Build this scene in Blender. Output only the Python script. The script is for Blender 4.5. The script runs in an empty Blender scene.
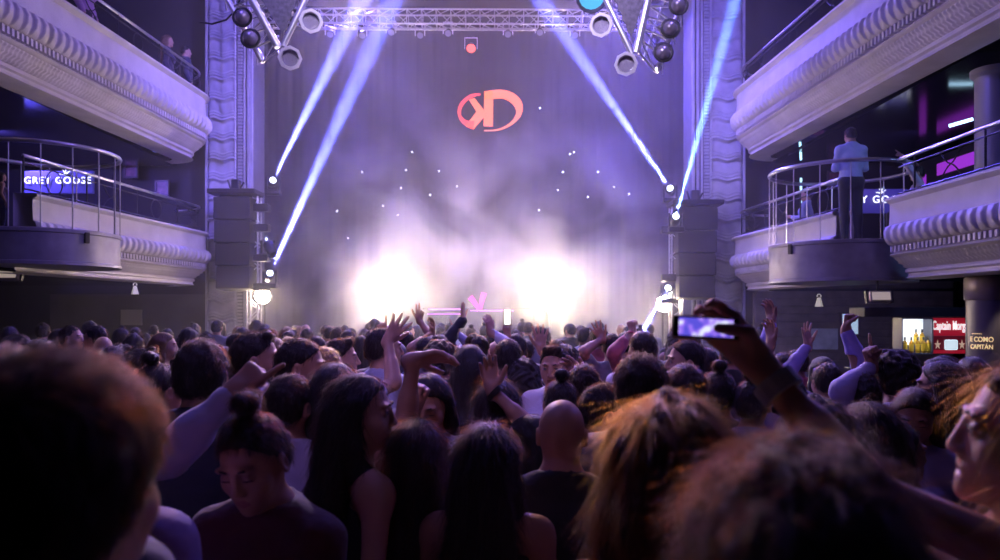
import bpy, bmesh, math, random
import numpy as np
from mathutils import Vector, Matrix
random.seed(7)
SC = bpy.context.scene
COL = SC.collection
F = 750.0; U0 = 505.0; V0 = 312.0; CAMZ = 1.92
def W(u, v, d):
    return Vector(((u-U0)/F*d, d, CAMZ-(v-V0)/F*d))
# ------------------------------------------------------------------ materials
MATS = {}
def mat(name, color, rough=0.6, metal=0.0, emit=None, estr=0.0, spec=0.5, bump=None, var=None, sheen=0.0, trans=0.0, coat=0.0, sss=0.0):
    if name in MATS: return MATS[name]
    m = bpy.data.materials.new(name); m.use_nodes = True
    nt = m.node_tree; b = nt.nodes['Principled BSDF']
    b.inputs['Base Color'].default_value = (*color, 1)
    b.inputs['Roughness'].default_value = rough
    b.inputs['Metallic'].default_value = metal
    b.inputs['Specular IOR Level'].default_value = spec
    b.inputs['Sheen Weight'].default_value = sheen
    b.inputs['Transmission Weight'].default_value = trans
    b.inputs['Coat Weight'].default_value = coat
    if sss:
        b.inputs['Subsurface Weight'].default_value = sss
        b.inputs['Subsurface Radius'].default_value = (1, .3, .15)
        b.inputs['Subsurface Scale'].default_value = .012
    if emit:
        b.inputs['Emission Color'].default_value = (*emit, 1)
        b.inputs['Emission Strength'].default_value = estr
    if var or bump:
        tc = nt.nodes.new('ShaderNodeTexCoord')
        mp = nt.nodes.new('ShaderNodeMapping'); nt.links.new(tc.outputs['Object'], mp.inputs[0])
    if var:
        # var = (scale, amount)
        n = nt.nodes.new('ShaderNodeTexNoise'); n.inputs['Scale'].default_value = var[0]; n.inputs['Detail'].default_value = 5
        nt.links.new(mp.outputs[0], n.inputs['Vector'])
        r = nt.nodes.new('ShaderNodeMapRange'); r.inputs['From Min'].default_value=.3; r.inputs['From Max'].default_value=.7
        r.inputs['To Min'].default_value = 1-var[1]; r.inputs['To Max'].default_value = 1+var[1]
        nt.links.new(n.outputs[0], r.inputs[0])
        mx = nt.nodes.new('ShaderNodeVectorMath'); mx.operation='SCALE'; mx.inputs[0].default_value = color
        nt.links.new(r.outputs[0], mx.inputs['Scale']); nt.links.new(mx.outputs[0], b.inputs['Base Color'])
    if bump:
        # bump = (scale xyz, strength, dist)
        n = nt.nodes.new('ShaderNodeTexNoise'); n.inputs['Scale'].default_value = 1; n.inputs['Detail'].default_value = 4
        mp2 = nt.nodes.new('ShaderNodeMapping'); nt.links.new(tc.outputs['Object'], mp2.inputs[0]); mp2.inputs['Scale'].default_value = bump[0]
        nt.links.new(mp2.outputs[0], n.inputs['Vector'])
        bm_ = nt.nodes.new('ShaderNodeBump'); bm_.inputs['Strength'].default_value = bump[1]; bm_.inputs['Distance'].default_value = bump[2]
        nt.links.new(n.outputs[0], bm_.inputs['Height']); nt.links.new(bm_.outputs[0], b.inputs['Normal'])
    MATS[name] = m
    return m
# ------------------------------------------------------------------ mesh builder
class MB:
    def __init__(s): s.v=[]; s.f=[]; s.m=[]; s.mi=0
    def add(s, vs, fs, M=None):
        o=len(s.v)
        if M is not None: vs=[M@Vector(p) for p in vs]
        s.v.extend([tuple(p) for p in vs]); s.f.extend([tuple(i+o for i in f) for f in fs]); s.m.extend([s.mi]*len(fs))
        return s
    def box(s, c, d, M=None, bev=0.0):
        x,y,z=c; a,b,e=d[0]/2,d[1]/2,d[2]/2
        if bev<=0:
            vs=[(x+i*a,y+j*b,z+k*e) for i in(-1,1) for j in(-1,1) for k in(-1,1)]
            fs=[(0,1,3,2),(4,6,7,5),(0,4,5,1),(2,3,7,6),(0,2,6,4),(1,5,7,3)]
            return s.add(vs,fs,M)
        bm=bmesh.new(); bmesh.ops.create_cube(bm,size=1)
        for v in bm.verts: v.co=Vector((x+v.co.x*d[0],y+v.co.y*d[1],z+v.co.z*d[2]))
        bmesh.ops.bevel(bm,geom=list(bm.edges),offset=bev,segments=2,affect='EDGES',profile=.5)
        bm.verts.index_update(); vs=[v.co.copy() for v in bm.verts]; fs=[tuple(v.index for v in f.verts) for f in bm.faces]; bm.free()
        return s.add(vs,fs,M)
    def frame(s,a,b):
        a=Vector(a); b=Vector(b); t=(b-a).normalized()
        u=t.cross(Vector((0,0,1)));
        if u.length<1e-4: u=Vector((1,0,0))
        u.normalize(); w=t.cross(u); return a,b,t,u,w
    def cyl(s,a,b,r,n=12,r2=None,cap=True):
        a,b,t,u,w=s.frame(a,b); r2=r if r2 is None else r2
        vs=[];fs=[]
        for i in range(n):
            q=2*math.pi*i/n; e=u*math.cos(q)+w*math.sin(q)
            vs.append(a+e*r); vs.append(b+e*r2)
        for i in range(n):
            j=(i+1)%n; fs.append((2*i,2*i+1,2*j+1,2*j))
        if cap: fs.append(tuple(2*i for i in range(n))); fs.append(tuple(2*i+1 for i in reversed(range(n))))
        return s.add(vs,fs)
    def tube(s,pts,r,n=8,closed=False):
        pts=[Vector(p) for p in pts]; L=len(pts); vs=[];fs=[]
        up=Vector((0,0,1)); prev=None
        for i,p in enumerate(pts):
            if closed: t=(pts[(i+1)%L]-pts[i-1]).normalized()
            else: t=(pts[min(i+1,L-1)]-pts[max(i-1,0)]).normalized()
            if prev is None:
                u=t.cross(up)
                if u.length<.1: u=t.cross(Vector((1,0,0)))
            else: u=prev-t*prev.dot(t)
            u.normalize(); prev=u; w=t.cross(u)
            rr=r[i] if isinstance(r,(list,tuple)) else r
            for k in range(n):
                q=2*math.pi*k/n; vs.append(p+(u*math.cos(q)+w*math.sin(q))*rr)
        for i in range(L if closed else L-1):
            a=i*n; b=((i+1)%L)*n
            for k in range(n):
                k2=(k+1)%n; fs.append((a+k,a+k2,b+k2,b+k))
        if not closed: fs.append(tuple(range(n))[::-1]); fs.append(tuple((L-1)*n+k for k in range(n)))
        return s.add(vs,fs)
    def lathe(s,prof,c=(0,0,0),n=32,a0=0,a1=2*math.pi,M=None):
        full=abs(a1-a0-2*math.pi)<1e-6; N=n if full else n+1; vs=[];fs=[]
        for i in range(N):
            q=a0+(a1-a0)*i/n
            for r,z in prof: vs.append((c[0]+r*math.cos(q),c[1]+r*math.sin(q),c[2]+z))
        m=len(prof)
        for i in range(n):
            j=(i+1)%N
            for k in range(m-1): fs.append((i*m+k,j*m+k,j*m+k+1,i*m+k+1))
        return s.add(vs,fs,M)
    def ell(s,c,r,n=12,M=None):
        vs=[];fs=[]
        for i in range(1,n):
            a=math.pi*i/n
            for j in range(2*n):
                q=math.pi*j/n; vs.append((c[0]+r[0]*math.sin(a)*math.cos(q),c[1]+r[1]*math.sin(a)*math.sin(q),c[2]+r[2]*math.cos(a)))
        N=2*n
        for i in range(n-2):
            for j in range(N): fs.append((i*N+j,(i+1)*N+j,(i+1)*N+(j+1)%N,i*N+(j+1)%N))
        vs.append((c[0],c[1],c[2]+r[2])); vs.append((c[0],c[1],c[2]-r[2])); t=len(vs)
        for j in range(N): fs.append((t-2,j,(j+1)%N)); fs.append((t-1,(n-2)*N+(j+1)%N,(n-2)*N+j))
        return s.add(vs,fs,M)
    def prism(s,poly,d,M):   # polygon in local xy, extruded d along local z
        n=len(poly); vs=[(x,y,0) for x,y in poly]+[(x,y,d) for x,y in poly]
        fs=[tuple(range(n))[::-1],tuple(range(n,2*n))]+[(i,(i+1)%n,n+(i+1)%n,n+i) for i in range(n)]
        return s.add(vs,fs,M)
    def sweep(s,rows):       # rows: list of lists of points (grid)
        m=len(rows[0]); vs=[p for r in rows for p in r]; fs=[]
        for i in range(len(rows)-1):
            for k in range(m-1): fs.append((i*m+k,(i+1)*m+k,(i+1)*m+k+1,i*m+k+1))
        return s.add(vs,fs)
    def build(s,name,m,parent=None,smooth=False,loc=None,world=True):
        me=bpy.data.meshes.new(name); vs=s.v
        if parent is not None and world:
            inv=parent.matrix_basis.inverted(); vs=[tuple(inv@Vector(p)) for p in vs]
        elif loc is not None: vs=[(p[0]-loc[0],p[1]-loc[1],p[2]-loc[2]) for p in vs]
        me.from_pydata(vs,[],s.f); 
        ms=m if isinstance(m,(list,tuple)) else [m]
        for q in ms: me.materials.append(q)
        if len(ms)>1: me.polygons.foreach_set('material_index',s.m)
        if smooth: me.polygons.foreach_set('use_smooth',[True]*len(s.f))
        me.update()
        o=bpy.data.objects.new(name,me); COL.objects.link(o)
        if parent is not None: o.parent=parent
        elif loc is not None: o.location=loc
        return o
def smooth_angle(o,deg=35):
    o.data.polygons.foreach_set('use_smooth',[True]*len(o.data.polygons))
    try: o.data.set_sharp_from_angle(angle=math.radians(deg))
    except Exception: pass
    return o
def tag(o,label=None,cat=None,group=None,kind=None):
    if label: o['label']=label
    if cat: o['category']=cat
    if group: o['group']=group
    if kind: o['kind']=kind
    return o
def thing(name,label,cat,loc=(0,0,0),rz=0.0,group=None):
    o=bpy.data.objects.new(name,None); COL.objects.link(o)
    o.location=loc; o.rotation_euler=(0,0,rz); o.empty_display_size=.1
    o.matrix_basis=Matrix.Translation(Vector(loc))@Matrix.Rotation(rz,4,'Z')
    return tag(o,label,cat,group)
def struct(o): o['kind']='structure'; return o
def copy_tree(o,parent=None):
    c=o.copy(); COL.objects.link(c); c.parent=parent
    for ch in list(o.children): copy_tree(ch,c)
    return c
def aim(o,target):
    d=(Vector(target)-o.location); o.rotation_euler=d.to_track_quat('-Z','Y').to_euler()
def light(name,typ,loc,target,color,power,**k):
    L=bpy.data.lights.new(name,typ); L.color=color; L.energy=power
    for a,b in k.items(): setattr(L,a,b)
    o=bpy.data.objects.new(name,L); COL.objects.link(o); o.location=loc; aim(o,target); return o
def text_mesh(name,body,size,m,M,ext=.01,align='CENTER',parent=None,xscale=1.0,shear=0.0,bold=0.0,space=1.0):
    cu=bpy.data.curves.new(name,'FONT'); cu.body=body; cu.size=size; cu.extrude=ext; cu.align_x=align; cu.align_y='CENTER'; cu.shear=shear; cu.offset=bold; cu.space_character=space
    t=bpy.data.objects.new(name,cu); COL.objects.link(t)
    dg=bpy.context.evaluated_depsgraph_get(); me=bpy.data.meshes.new_from_object(t.evaluated_get(dg))
    bpy.data.objects.remove(t); bpy.data.curves.remove(cu)
    me.transform(Matrix.Diagonal((xscale,1,1,1))); me.transform(M)
    if parent is not None: me.transform(parent.matrix_basis.inverted())
    me.materials.clear(); me.materials.append(m)
    o=bpy.data.objects.new(name,me); COL.objects.link(o); o.parent=parent
    return o
def face_cam(loc,yaw=0.0):   # text plane facing -Y at loc, yawed about Z
    return Matrix.Translation(Vector(loc))@Matrix.Rotation(yaw,4,'Z')@Matrix.Rotation(math.pi/2,4,'X')
# ------------------------------------------------------------------ palette
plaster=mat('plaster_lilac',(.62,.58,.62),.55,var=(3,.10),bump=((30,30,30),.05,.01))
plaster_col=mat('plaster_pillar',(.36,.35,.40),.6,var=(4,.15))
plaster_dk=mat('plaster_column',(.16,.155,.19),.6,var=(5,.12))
dark=mat('dark_paint',(.016,.015,.020),.6)
blackgloss=mat('gloss_black_ceiling',(.006,.006,.009),.12,spec=.8)
wallgrey=mat('dark_grey_wall',(.075,.068,.072),.8,var=(1.5,.25),bump=((6,6,6),.2,.01))
drape=mat('backdrop_drape',(.028,.022,.036),.9,var=(1,.3))
steel=mat('brushed_steel',(.62,.60,.64),.28,1.0)
alu=mat('aluminium_truss',(.72,.72,.76),.35,.9)
blackmetal=mat('black_metal',(.02,.02,.024),.45,.3)
spk=mat('speaker_black',(.012,.012,.013),.7,bump=((200,200,200),.4,.002))
floor_m=mat('dark_floor',(.02,.018,.02),.4)
wood=mat('wood_slats',(.10,.075,.07),.6,var=(4,.3))
red_m=mat('red_sign',(.35,.012,.03),.5,emit=(.75,.02,.06),estr=.35)
white_em=mat('white_letters',(.8,.8,.8),.5,emit=(.9,.95,1),estr=2.0)
# ------------------------------------------------------------------ shell
b=MB(); b.box((-.6,8.5,-.05),(21,27,.1)); struct(b.build('floor',floor_m))
b=MB(); b.box((-.6,8.5,9.85),(21,27,.1)); struct(b.build('ceiling',dark))
b=MB(); b.box((-11.05,8.5,4.9),(.1,27,9.8)); struct(b.build('wall_left',wallgrey))
b=MB(); b.box((9.85,8.5,4.9),(.1,27,9.8)); struct(b.build('wall_right',wallgrey))
# stage back drape with soft vertical folds
b=MB(); rows=[]
for i in range(241):
    x=-9+i*16/240; y=20.6+.012*math.sin(i*1.9)+.02*math.sin(i*.7)
    rows.append([(x,y,0),(x,y,9.8)])
b.sweep(rows); o=b.build('wall_back',drape,smooth=True); struct(o)
# walls behind the side galleries (between pillars and side walls)
b=MB(); b.box((-8.6,16.25,4.9),(4.8,.1,9.8)); struct(b.build('wall_rear_left',mat('gallery_black',(.03,.028,.034),.8)))
b=MB(); b.box((7.45,16.25,4.9),(4.8,.1,9.8)); struct(b.build('wall_rear_right',mat('gallery_black',(.03,.028,.034),.8)))
b=MB(); b.box((-8.0,16.1,1.15),(3.5,.06,2.3)); struct(b.build('wall_under_left',wallgrey))
# stage platform
b=MB(); b.box((-.64,18.3,.6),(8.7,4.2,1.2),bev=.02); o=b.build('stage_deck',blackmetal); tag(o,'black stage platform at the far end of the hall','stage')
# ------------------------------------------------------------------ proscenium pillars
def pillar(name,x0,x1,label):
    y=15.7; root=thing(name,label,'pillar',((x0+x1)/2,y,0)); root['kind']='structure'
    w=x1-x0; cx=(x0+x1)/2; s=1 if cx<0 else -1
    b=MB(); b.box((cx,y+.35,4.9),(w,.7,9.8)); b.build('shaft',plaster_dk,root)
    # reeded body with wavy horizontal rope bands
    xa=x0+.06; xb=x0+.66*w if s>0 else x1-.06
    if s<0: xa=x0+.34*w
    b=MB(); rows=[]
    zs=np.linspace(0.0,9.75,560)
    for z in zs:
        ph=(z%.42)/.42
        d=.02+.07*math.exp(-((ph-.15)/.06)**2)+.05*math.exp(-((ph-.32)/.05)**2)+.04*math.exp(-((ph-.45)/.04)**2)+.02*math.sin(ph*math.pi)
        rows.append([(xa,y,z),(xa+.01,y-d,z)]+[(xa+.01+(xb-xa-.02)*k/10,y-d-.008*math.sin(k*1.7+z*9),z+.03*math.sin(k*.9)) for k in range(1,10)]+[(xb-.01,y-d,z),(xb,y,z)])
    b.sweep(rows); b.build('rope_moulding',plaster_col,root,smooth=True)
    # dentil strip
    xd=x0+.72*w if s>0 else x0+.28*w
    b=MB()
    for k in range(0,140): b.box((xd,y-.02,.05+k*.07),(.10,.05,.045))
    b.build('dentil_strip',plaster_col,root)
    b=MB()
    for xx,ww in ((xd-.1,.035),(xd+.1,.035),(xd+s*.19,.06),(x0+.03,.05),(x1-.03,.05)): b.box((xx,y-.03,4.9),(ww,.07,9.8),bev=.01)
    b.build('fillet',plaster_col,root)
pillar('pillar',-6.26,-5.26,'tall ornate plaster pillar left of the stage opening')
pillar('pillar',3.90,5.02,'tall ornate plaster pillar right of the stage opening')
# narrow stage-house returns
b=MB(); b.box((-7.1,18.4,4.9),(.1,4.2,9.8)); struct(b.build('wall_stage_left',dark))
b=MB(); b.box((6.0,18.4,4.9),(.1,4.2,9.8)); struct(b.build('wall_stage_right',dark))
# ------------------------------------------------------------------ balconies
def bal_path(side,X0,X1,ya,yb,r,step):
    # side -1 left, +1 right; straight from (X0,ya) to (X1,yb) then a quarter turn outward
    pts=[]; n=int((yb-ya)/step)
    for i in range(n+1):
        t=i/n; pts.append((X0+(X1-X0)*t,ya+(yb-ya)*t,-side,0.0))
    if r>0:
        m=max(4,int(r*math.pi/2/step))
        for i in range(1,m+1):
            q=math.pi/2*i/m
            pts.append((X1+side*r*(1-math.cos(q)),yb+r*math.sin(q),-side*math.cos(q),math.sin(q)))
    return pts
def strip(b,path,prof,ztop,mod=None):
    s=0; rows=[]; pp=None
    for (x,y,nx,ny) in path:
        if pp: s+=math.hypot(x-pp[0],y-pp[1])
        pp=(x,y); row=[]
        for k,(o,z) in enumerate(prof):
            oo,zz=(o,z) if mod is None else mod(k,o,z,s)
            row.append((x+nx*oo,y+ny*oo,ztop+zz))
        rows.append(row)
    b.sweep(rows)
def balcony(label,side,X0,X1,ya,yb,ztop,h,r,fz,segs=None,rail=.62,deck=True,arc_rail=True):
    root=thing('balcony',label,'balcony',(X0,ya,0)); root['kind']='structure'
    k=h/1.25
    coarse=bal_path(side,X0,X1,ya,yb,r,.12); fine=bal_path(side,X0,X1,ya,yb,r,.0125)
    def sc(p): return [(o*min(1,k*1.1),z*k) for o,z in p]
    b=MB(); strip(b,coarse,sc([(-.28,-.9),(-.28,0),(.04,0),(.07,-.02),(.07,-.05),(.03,-.08),(.0,-.10)]),ztop); smooth_angle(b.build('coping',plaster,root))
    # small beads on the coping
    b=MB(); s=0
    strip(b,coarse,sc([(0,-.10),(.0,-.26),(.01,-.43)]),ztop); b.build('frieze',plaster,root,smooth=True)
    # broad flutes
    def fl(kk,o,z,s):
        q=(s/.17)%1; a=min(1,q*5)*(1-.75*q)*1.35
        e=(0,.6,1,1,.5,0)[kk]
        return o+.06*a*e*k, z
    b=MB(); strip(b,fine,sc([(.01,-.43),(.045,-.46),(.06,-.54),(.05,-.64),(.02,-.72),(.0,-.74)]),ztop,fl); b.build('fluted_band',plaster,root,smooth=True)
    # dentils
    b=MB(); strip(b,coarse,sc([(.0,-.74),(-.05,-.75),(-.06,-.86),(-.02,-.87),(-.0,-.89),(-.02,-.915),(-.06,-.93)]),ztop); smooth_angle(b.build('cavetto',plaster,root))
    b=MB(); s=0; last=-1; pp=None
    for (x,y,nx,ny) in fine:
        if pp: s+=math.hypot(x-pp[0],y-pp[1])
        pp=(x,y)
        if s-last>.085:
            last=s; M=Matrix.Translation((x+nx*(-.03)*k,y+ny*(-.03)*k,ztop-.805*k))@Matrix.Rotation(math.atan2(ny,nx),4,'Z'); b.box((0,0,0),(.09*k,.045,.09*k),M)
    b.build('dentil',plaster,root)['kind']='stuff'
    # beaded lower band
    def bd(kk,o,z,s):
        e=(0,1,0,1,0,1,0)[kk]; ph=0 if kk<3 else .5
        return o+.032*k*e*(.5+.5*math.sin(2*math.pi*(s/.075+ph))), z
    b=MB(); strip(b,fine,sc([(-.06,-.93),(-.09,-.96),(-.12,-.99),(-.15,-1.02),(-.19,-1.05),(-.22,-1.08),(-.25,-1.10)]),ztop,bd); b.build('beaded_band',plaster,root,smooth=True)
    b=MB(); strip(b,coarse,sc([(-.25,-1.10),(-.22,-1.12),(-.22,-1.16),(-.26,-1.18),(-.26,-1.22),(-.23,-1.25),(-.30,-1.27),(-.62,-1.27)]),ztop); smooth_angle(b.build('lower_cornice',plaster,root))
    # deck and soffit
    if deck:
        b=MB(); xo=X0+side*5.0; zb=ztop-h*1.0; xa,xb=(X0+side*.26,xo)
        b.box(((xa+xb)/2,(ya+yb+r)/2,fz-.03),(abs(xb-xa),yb+r-ya,.06)); b.build('deck',dark,root)
        b=MB(); b.box(((xa+xb)/2+side*.1,(ya+yb+r)/2,zb+.04),(abs(xb-xa)-.2,yb+r-ya,.06)); b.build('soffit',blackgloss,root)
    # rail
    zr=ztop+rail
    rp=[(x-nx*.12,y-ny*.12,zr) for (x,y,nx,ny) in coarse]
    b=MB(); b.tube(rp,.024,8); b.build('handrail',steel,root,smooth=True)
    b=MB(); b.tube([(p[0],p[1],ztop+.06) for p in rp],.014,6); b.tube([(p[0],p[1],zr-.10) for p in rp],.01,6); b.build('lower_rail',blackmetal,root)
    b=MB()
    for i in range(0,len(rp),11): b.cyl((rp[i][0],rp[i][1],ztop),(rp[i][0],rp[i][1],zr),.014,6)
    b.build('baluster',blackmetal,root)['kind']='stuff'
    # wrought circles and crossed bars between the posts
    b=MB()
    for j,i in enumerate(range(5,len(rp)-3,11)):
        p=Vector(rp[i]); t=(Vector(rp[i+1])-Vector(rp[i-1])).normalized(); c=Vector((p.x,p.y,(ztop+.06+zr-.1)/2)); R=(zr-.16-ztop)/2
        if j%2==0:
            b.tube([c+t*(R*math.cos(q))+Vector((0,0,R*math.sin(q))) for q in np.linspace(0,2*math.pi,21)[:-1]],.009,5,closed=True)
        else:
            for sg in(-1,1): b.tube([c+t*(sg*R*1.2*a)+Vector((0,0,R*(abs(a)**1.5)*(1 if a>0 else -1))) for a in np.linspace(-1,1,9)],.009,5)
    b.build('wrought_pattern',blackmetal,root)
    return root
# upper galleries
balcony('upper left balcony with moulded plaster front and dentils',-1,-6.35,-5.93,4.0,14.7,6.22,1.27,.85,5.75,rail=.45)
balcony('upper right balcony with moulded plaster front and dentils',1,5.15,4.58,4.0,14.7,6.3,1.3,.85,5.75,rail=.45)
# lower galleries
balcony('lower left balcony front behind the round platform',-1,-6.27,-5.93,9.95,14.7,3.50,1.04,.85,2.98,rail=.5)
balcony('lower right balcony front beyond the round platform',1,4.86,4.55,11.0,14.7,3.40,1.04,.85,2.89,rail=.5)
balcony('lower right balcony front nearer the bar',1,5.1,5.0,4.0,9.75,3.40,1.04,0,2.89,rail=.5)
# round go-go platforms
def platform(cx,cy,R,label,z0=2.34,z1=2.9,zr=3.95):
    root=thing('round_platform',label,'platform',(cx,cy,0)); root['kind']='thing'
    b=MB(); b.lathe([(0,z1),(R-.01,z1),(R,z1-.01),(R,z1-.05),(R-.015,z1-.06),(R-.015,z0+.05),(R+.005,z0+.04),(R+.005,z0),(0,z0)],(cx,cy,0),64); smooth_angle(b.build('drum',mat('platform_skin',(.30,.28,.34),.45,.3,var=(6,.15)),root))
    b=MB(); b.tube([(cx+(R-.02)*math.cos(q),cy+(R-.02)*math.sin(q),zr) for q in np.linspace(0,2*math.pi,65)[:-1]],.028,8,closed=True); b.build('ring_rail',steel,root,smooth=True)
    for k in range(16):
        q=2*math.pi*k/16+.1; b=MB(); p=(cx+(R-.02)*math.cos(q),cy+(R-.02)*math.sin(q)); b.cyl((*p,z1),(*p,zr),.009,6); b.build('railing_rod',steel,root)
    b=MB(); q=math.pi+.45 if cx>0 else -.5; M=Matrix.Translation((cx+R*math.cos(q),cy+R*math.sin(q),z1-.1))@Matrix.Rotation(q,4,'Z'); b.box((0,0,0),(.04,.06,.14),M,bev=.006); b.build('latch',dark,root)
    return root
platform(-6.22,10.15,.92,'round railed dance platform jutting from the left balcony',2.52,2.98,4.05)
platform(4.9,10.95,1.0,'round railed dance platform under the man in the pale shirt')
# ------------------------------------------------------------------ implicit-surface figure engine
def V3(*a): return np.array(a,float)
def nrm(v): return v/ (np.linalg.norm(v)+1e-12)
def axis(lo,hi,coarse,zones):
    """coordinates from lo to hi with finer steps inside zones [(a,b,step)]"""
    out=[lo]; x=lo
    while x<hi:
        st=coarse
        for a,b,s in zones:
            if a-st<=x<=b: st=min(st,s if a<=x else max(s,coarse*.6))
        x+=st; out.append(x)
    return np.array(out)
class Field:
    def __init__(s,xs,ys,zs): s.ax=(xs,ys,zs); s.F=np.full((len(xs),len(ys),len(zs)),.5,np.float32)
    def sub(s,lo,hi):
        sl=[]
        for a,l,h in zip(s.ax,lo,hi):
            i=max(0,np.searchsorted(a,l)-1); j=min(len(a),np.searchsorted(a,h)+1)
            if j<=i: return None
            sl.append(slice(i,j))
        g=np.meshgrid(*[a[q] for a,q in zip(s.ax,sl)],indexing='ij',sparse=True)
        return tuple(sl),g
    def put(s,sl,d,k,op):
        A=s.F[sl]
        if op=='-': d=-d
        h=np.maximum(k-np.abs(A-d),0)/k
        s.F[sl]=(np.minimum(A,d)-h*h*k*.25) if op=='+' else (np.maximum(A,d)+h*h*k*.25)
    def cap(s,a,b,r0,r1,k=.02,op='+'):
        a=np.asarray(a,float); b=np.asarray(b,float); m=max(r0,r1)+k*1.6+.02
        q=s.sub(np.minimum(a,b)-m,np.maximum(a,b)+m)
        if q is None: return
        sl,(x,y,z)=q; ab=b-a; L=ab@ab+1e-12
        t=np.clip(((x-a[0])*ab[0]+(y-a[1])*ab[1]+(z-a[2])*ab[2])/L,0,1)
        d=np.sqrt((x-a[0]-ab[0]*t)**2+(y-a[1]-ab[1]*t)**2+(z-a[2]-ab[2]*t)**2)-(r0+(r1-r0)*t)
        s.put(sl,d.astype(np.float32),k,op)
    def ell(s,c,r,R=None,k=.02,op='+'):
        c=np.asarray(c,float); r=np.asarray(r,float); m=max(r)*1.0+k*1.6+.02
        q=s.sub(c-m,c+m)
        if q is None: return
        sl,(x,y,z)=q; x=x-c[0]; y=y-c[1]; z=z-c[2]
        if R is not None: x,y,z=[R[0,i]*x+R[1,i]*y+R[2,i]*z for i in range(3)]
        k0=np.sqrt((x/r[0])**2+(y/r[1])**2+(z/r[2])**2); k1=np.sqrt((x/r[0]**2)**2+(y/r[1]**2)**2+(z/r[2]**2)**2)+1e-9
        s.put(sl,(k0*(k0-1)/k1).astype(np.float32),k,op)
    def plane(s,p,n,k=.01,box=None):   # keep the side where (x-p).n<0
        q=(tuple([slice(None)]*3),np.meshgrid(*s.ax,indexing='ij',sparse=True)) if box is None else s.sub(*box)
        sl,(x,y,z)=q; d=((x-p[0])*n[0]+(y-p[1])*n[1]+(z-p[2])*n[2]).astype(np.float32)
        A=s.F[sl]; d=np.broadcast_to(d,A.shape); h=np.maximum(k-np.abs(A-d),0)/k; s.F[sl]=np.maximum(A,d)+h*h*k*.25
    def mesh(s):
        F=s.F; S=F<0; nx,ny,nz=F.shape; xs,ys,zs=s.ax
        cnt=np.zeros((nx-1,ny-1,nz-1),np.uint8)
        for i in(0,1):
            for j in(0,1):
                for k in(0,1): cnt+=S[i:nx-1+i,j:ny-1+j,k:nz-1+k]
        act=(cnt>0)&(cnt<8); I,J,K=np.nonzero(act); n=len(I)
        idx=np.full(act.shape,-1,np.int64); idx[I,J,K]=np.arange(n)
        acc=np.zeros((n,3)); w=np.zeros(n)
        for axn in range(3):
            for p in(0,1):
                for q in(0,1):
                    o=[p,q]; o0=o[:axn]+[0]+o[axn:]; o1=o[:axn]+[1]+o[axn:]
                    a=F[I+o0[0],J+o0[1],K+o0[2]]; b=F[I+o1[0],J+o1[1],K+o1[2]]
                    c=(a<0)!=(b<0); t=np.where(c,a/(a-b+1e-12),0)
                    P=[xs[I+o0[0]],ys[J+o0[1]],zs[K+o0[2]]]; Q=[xs[I+o1[0]],ys[J+o1[1]],zs[K+o1[2]]]
                    for e in range(3): acc[:,e]+=np.where(c,P[e]+(Q[e]-P[e])*t,0)
                    w+=c
        V=acc/w[:,None]; faces=[]
        for axn in range(3):
            sl0=[slice(1,-1)]*3; sl0[axn]=slice(0,-1); sl1=list(sl0); sl1[axn]=slice(1,None)
            a=S[tuple(sl0)]; b=S[tuple(sl1)]; E=np.nonzero(a!=b); flip=a[E]
            base=[e+(0 if t==axn else 1) for t,e in enumerate(E)]
            u,v=[(1,2),(2,0),(0,1)][axn]
            def at(du,dv):
                c=[x.copy() for x in base]; c[u]-=du; c[v]-=dv; return idx[c[0],c[1],c[2]]
            q=np.stack([at(1,1),at(0,1),at(0,0),at(1,0)],1)
            q[~flip]=q[~flip][:,::-1]; faces.append(q)
        return V,np.concatenate(faces)
def np_mesh(name,V,Q,mats):
    me=bpy.data.meshes.new(name); me.vertices.add(len(V)); me.vertices.foreach_set('co',V.astype(np.float32).ravel())
    me.loops.add(len(Q)*4); me.polygons.add(len(Q)); me.loops.foreach_set('vertex_index',Q.astype(np.int32).ravel())
    me.polygons.foreach_set('loop_start',np.arange(0,len(Q)*4,4,dtype=np.int32)); me.polygons.foreach_set('use_smooth',np.ones(len(Q),bool))
    for m in mats: me.materials.append(m)
    me.update(calc_edges=True); return me
def rot(ax,deg):
    a=math.radians(deg); c,s=math.cos(a),math.sin(a)
    return {'x':np.array([[1,0,0],[0,c,-s],[0,s,c]]),'y':np.array([[c,0,s],[0,1,0],[-s,0,c]]),'z':np.array([[c,-s,0],[s,c,0],[0,0,1]])}[ax]
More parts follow.
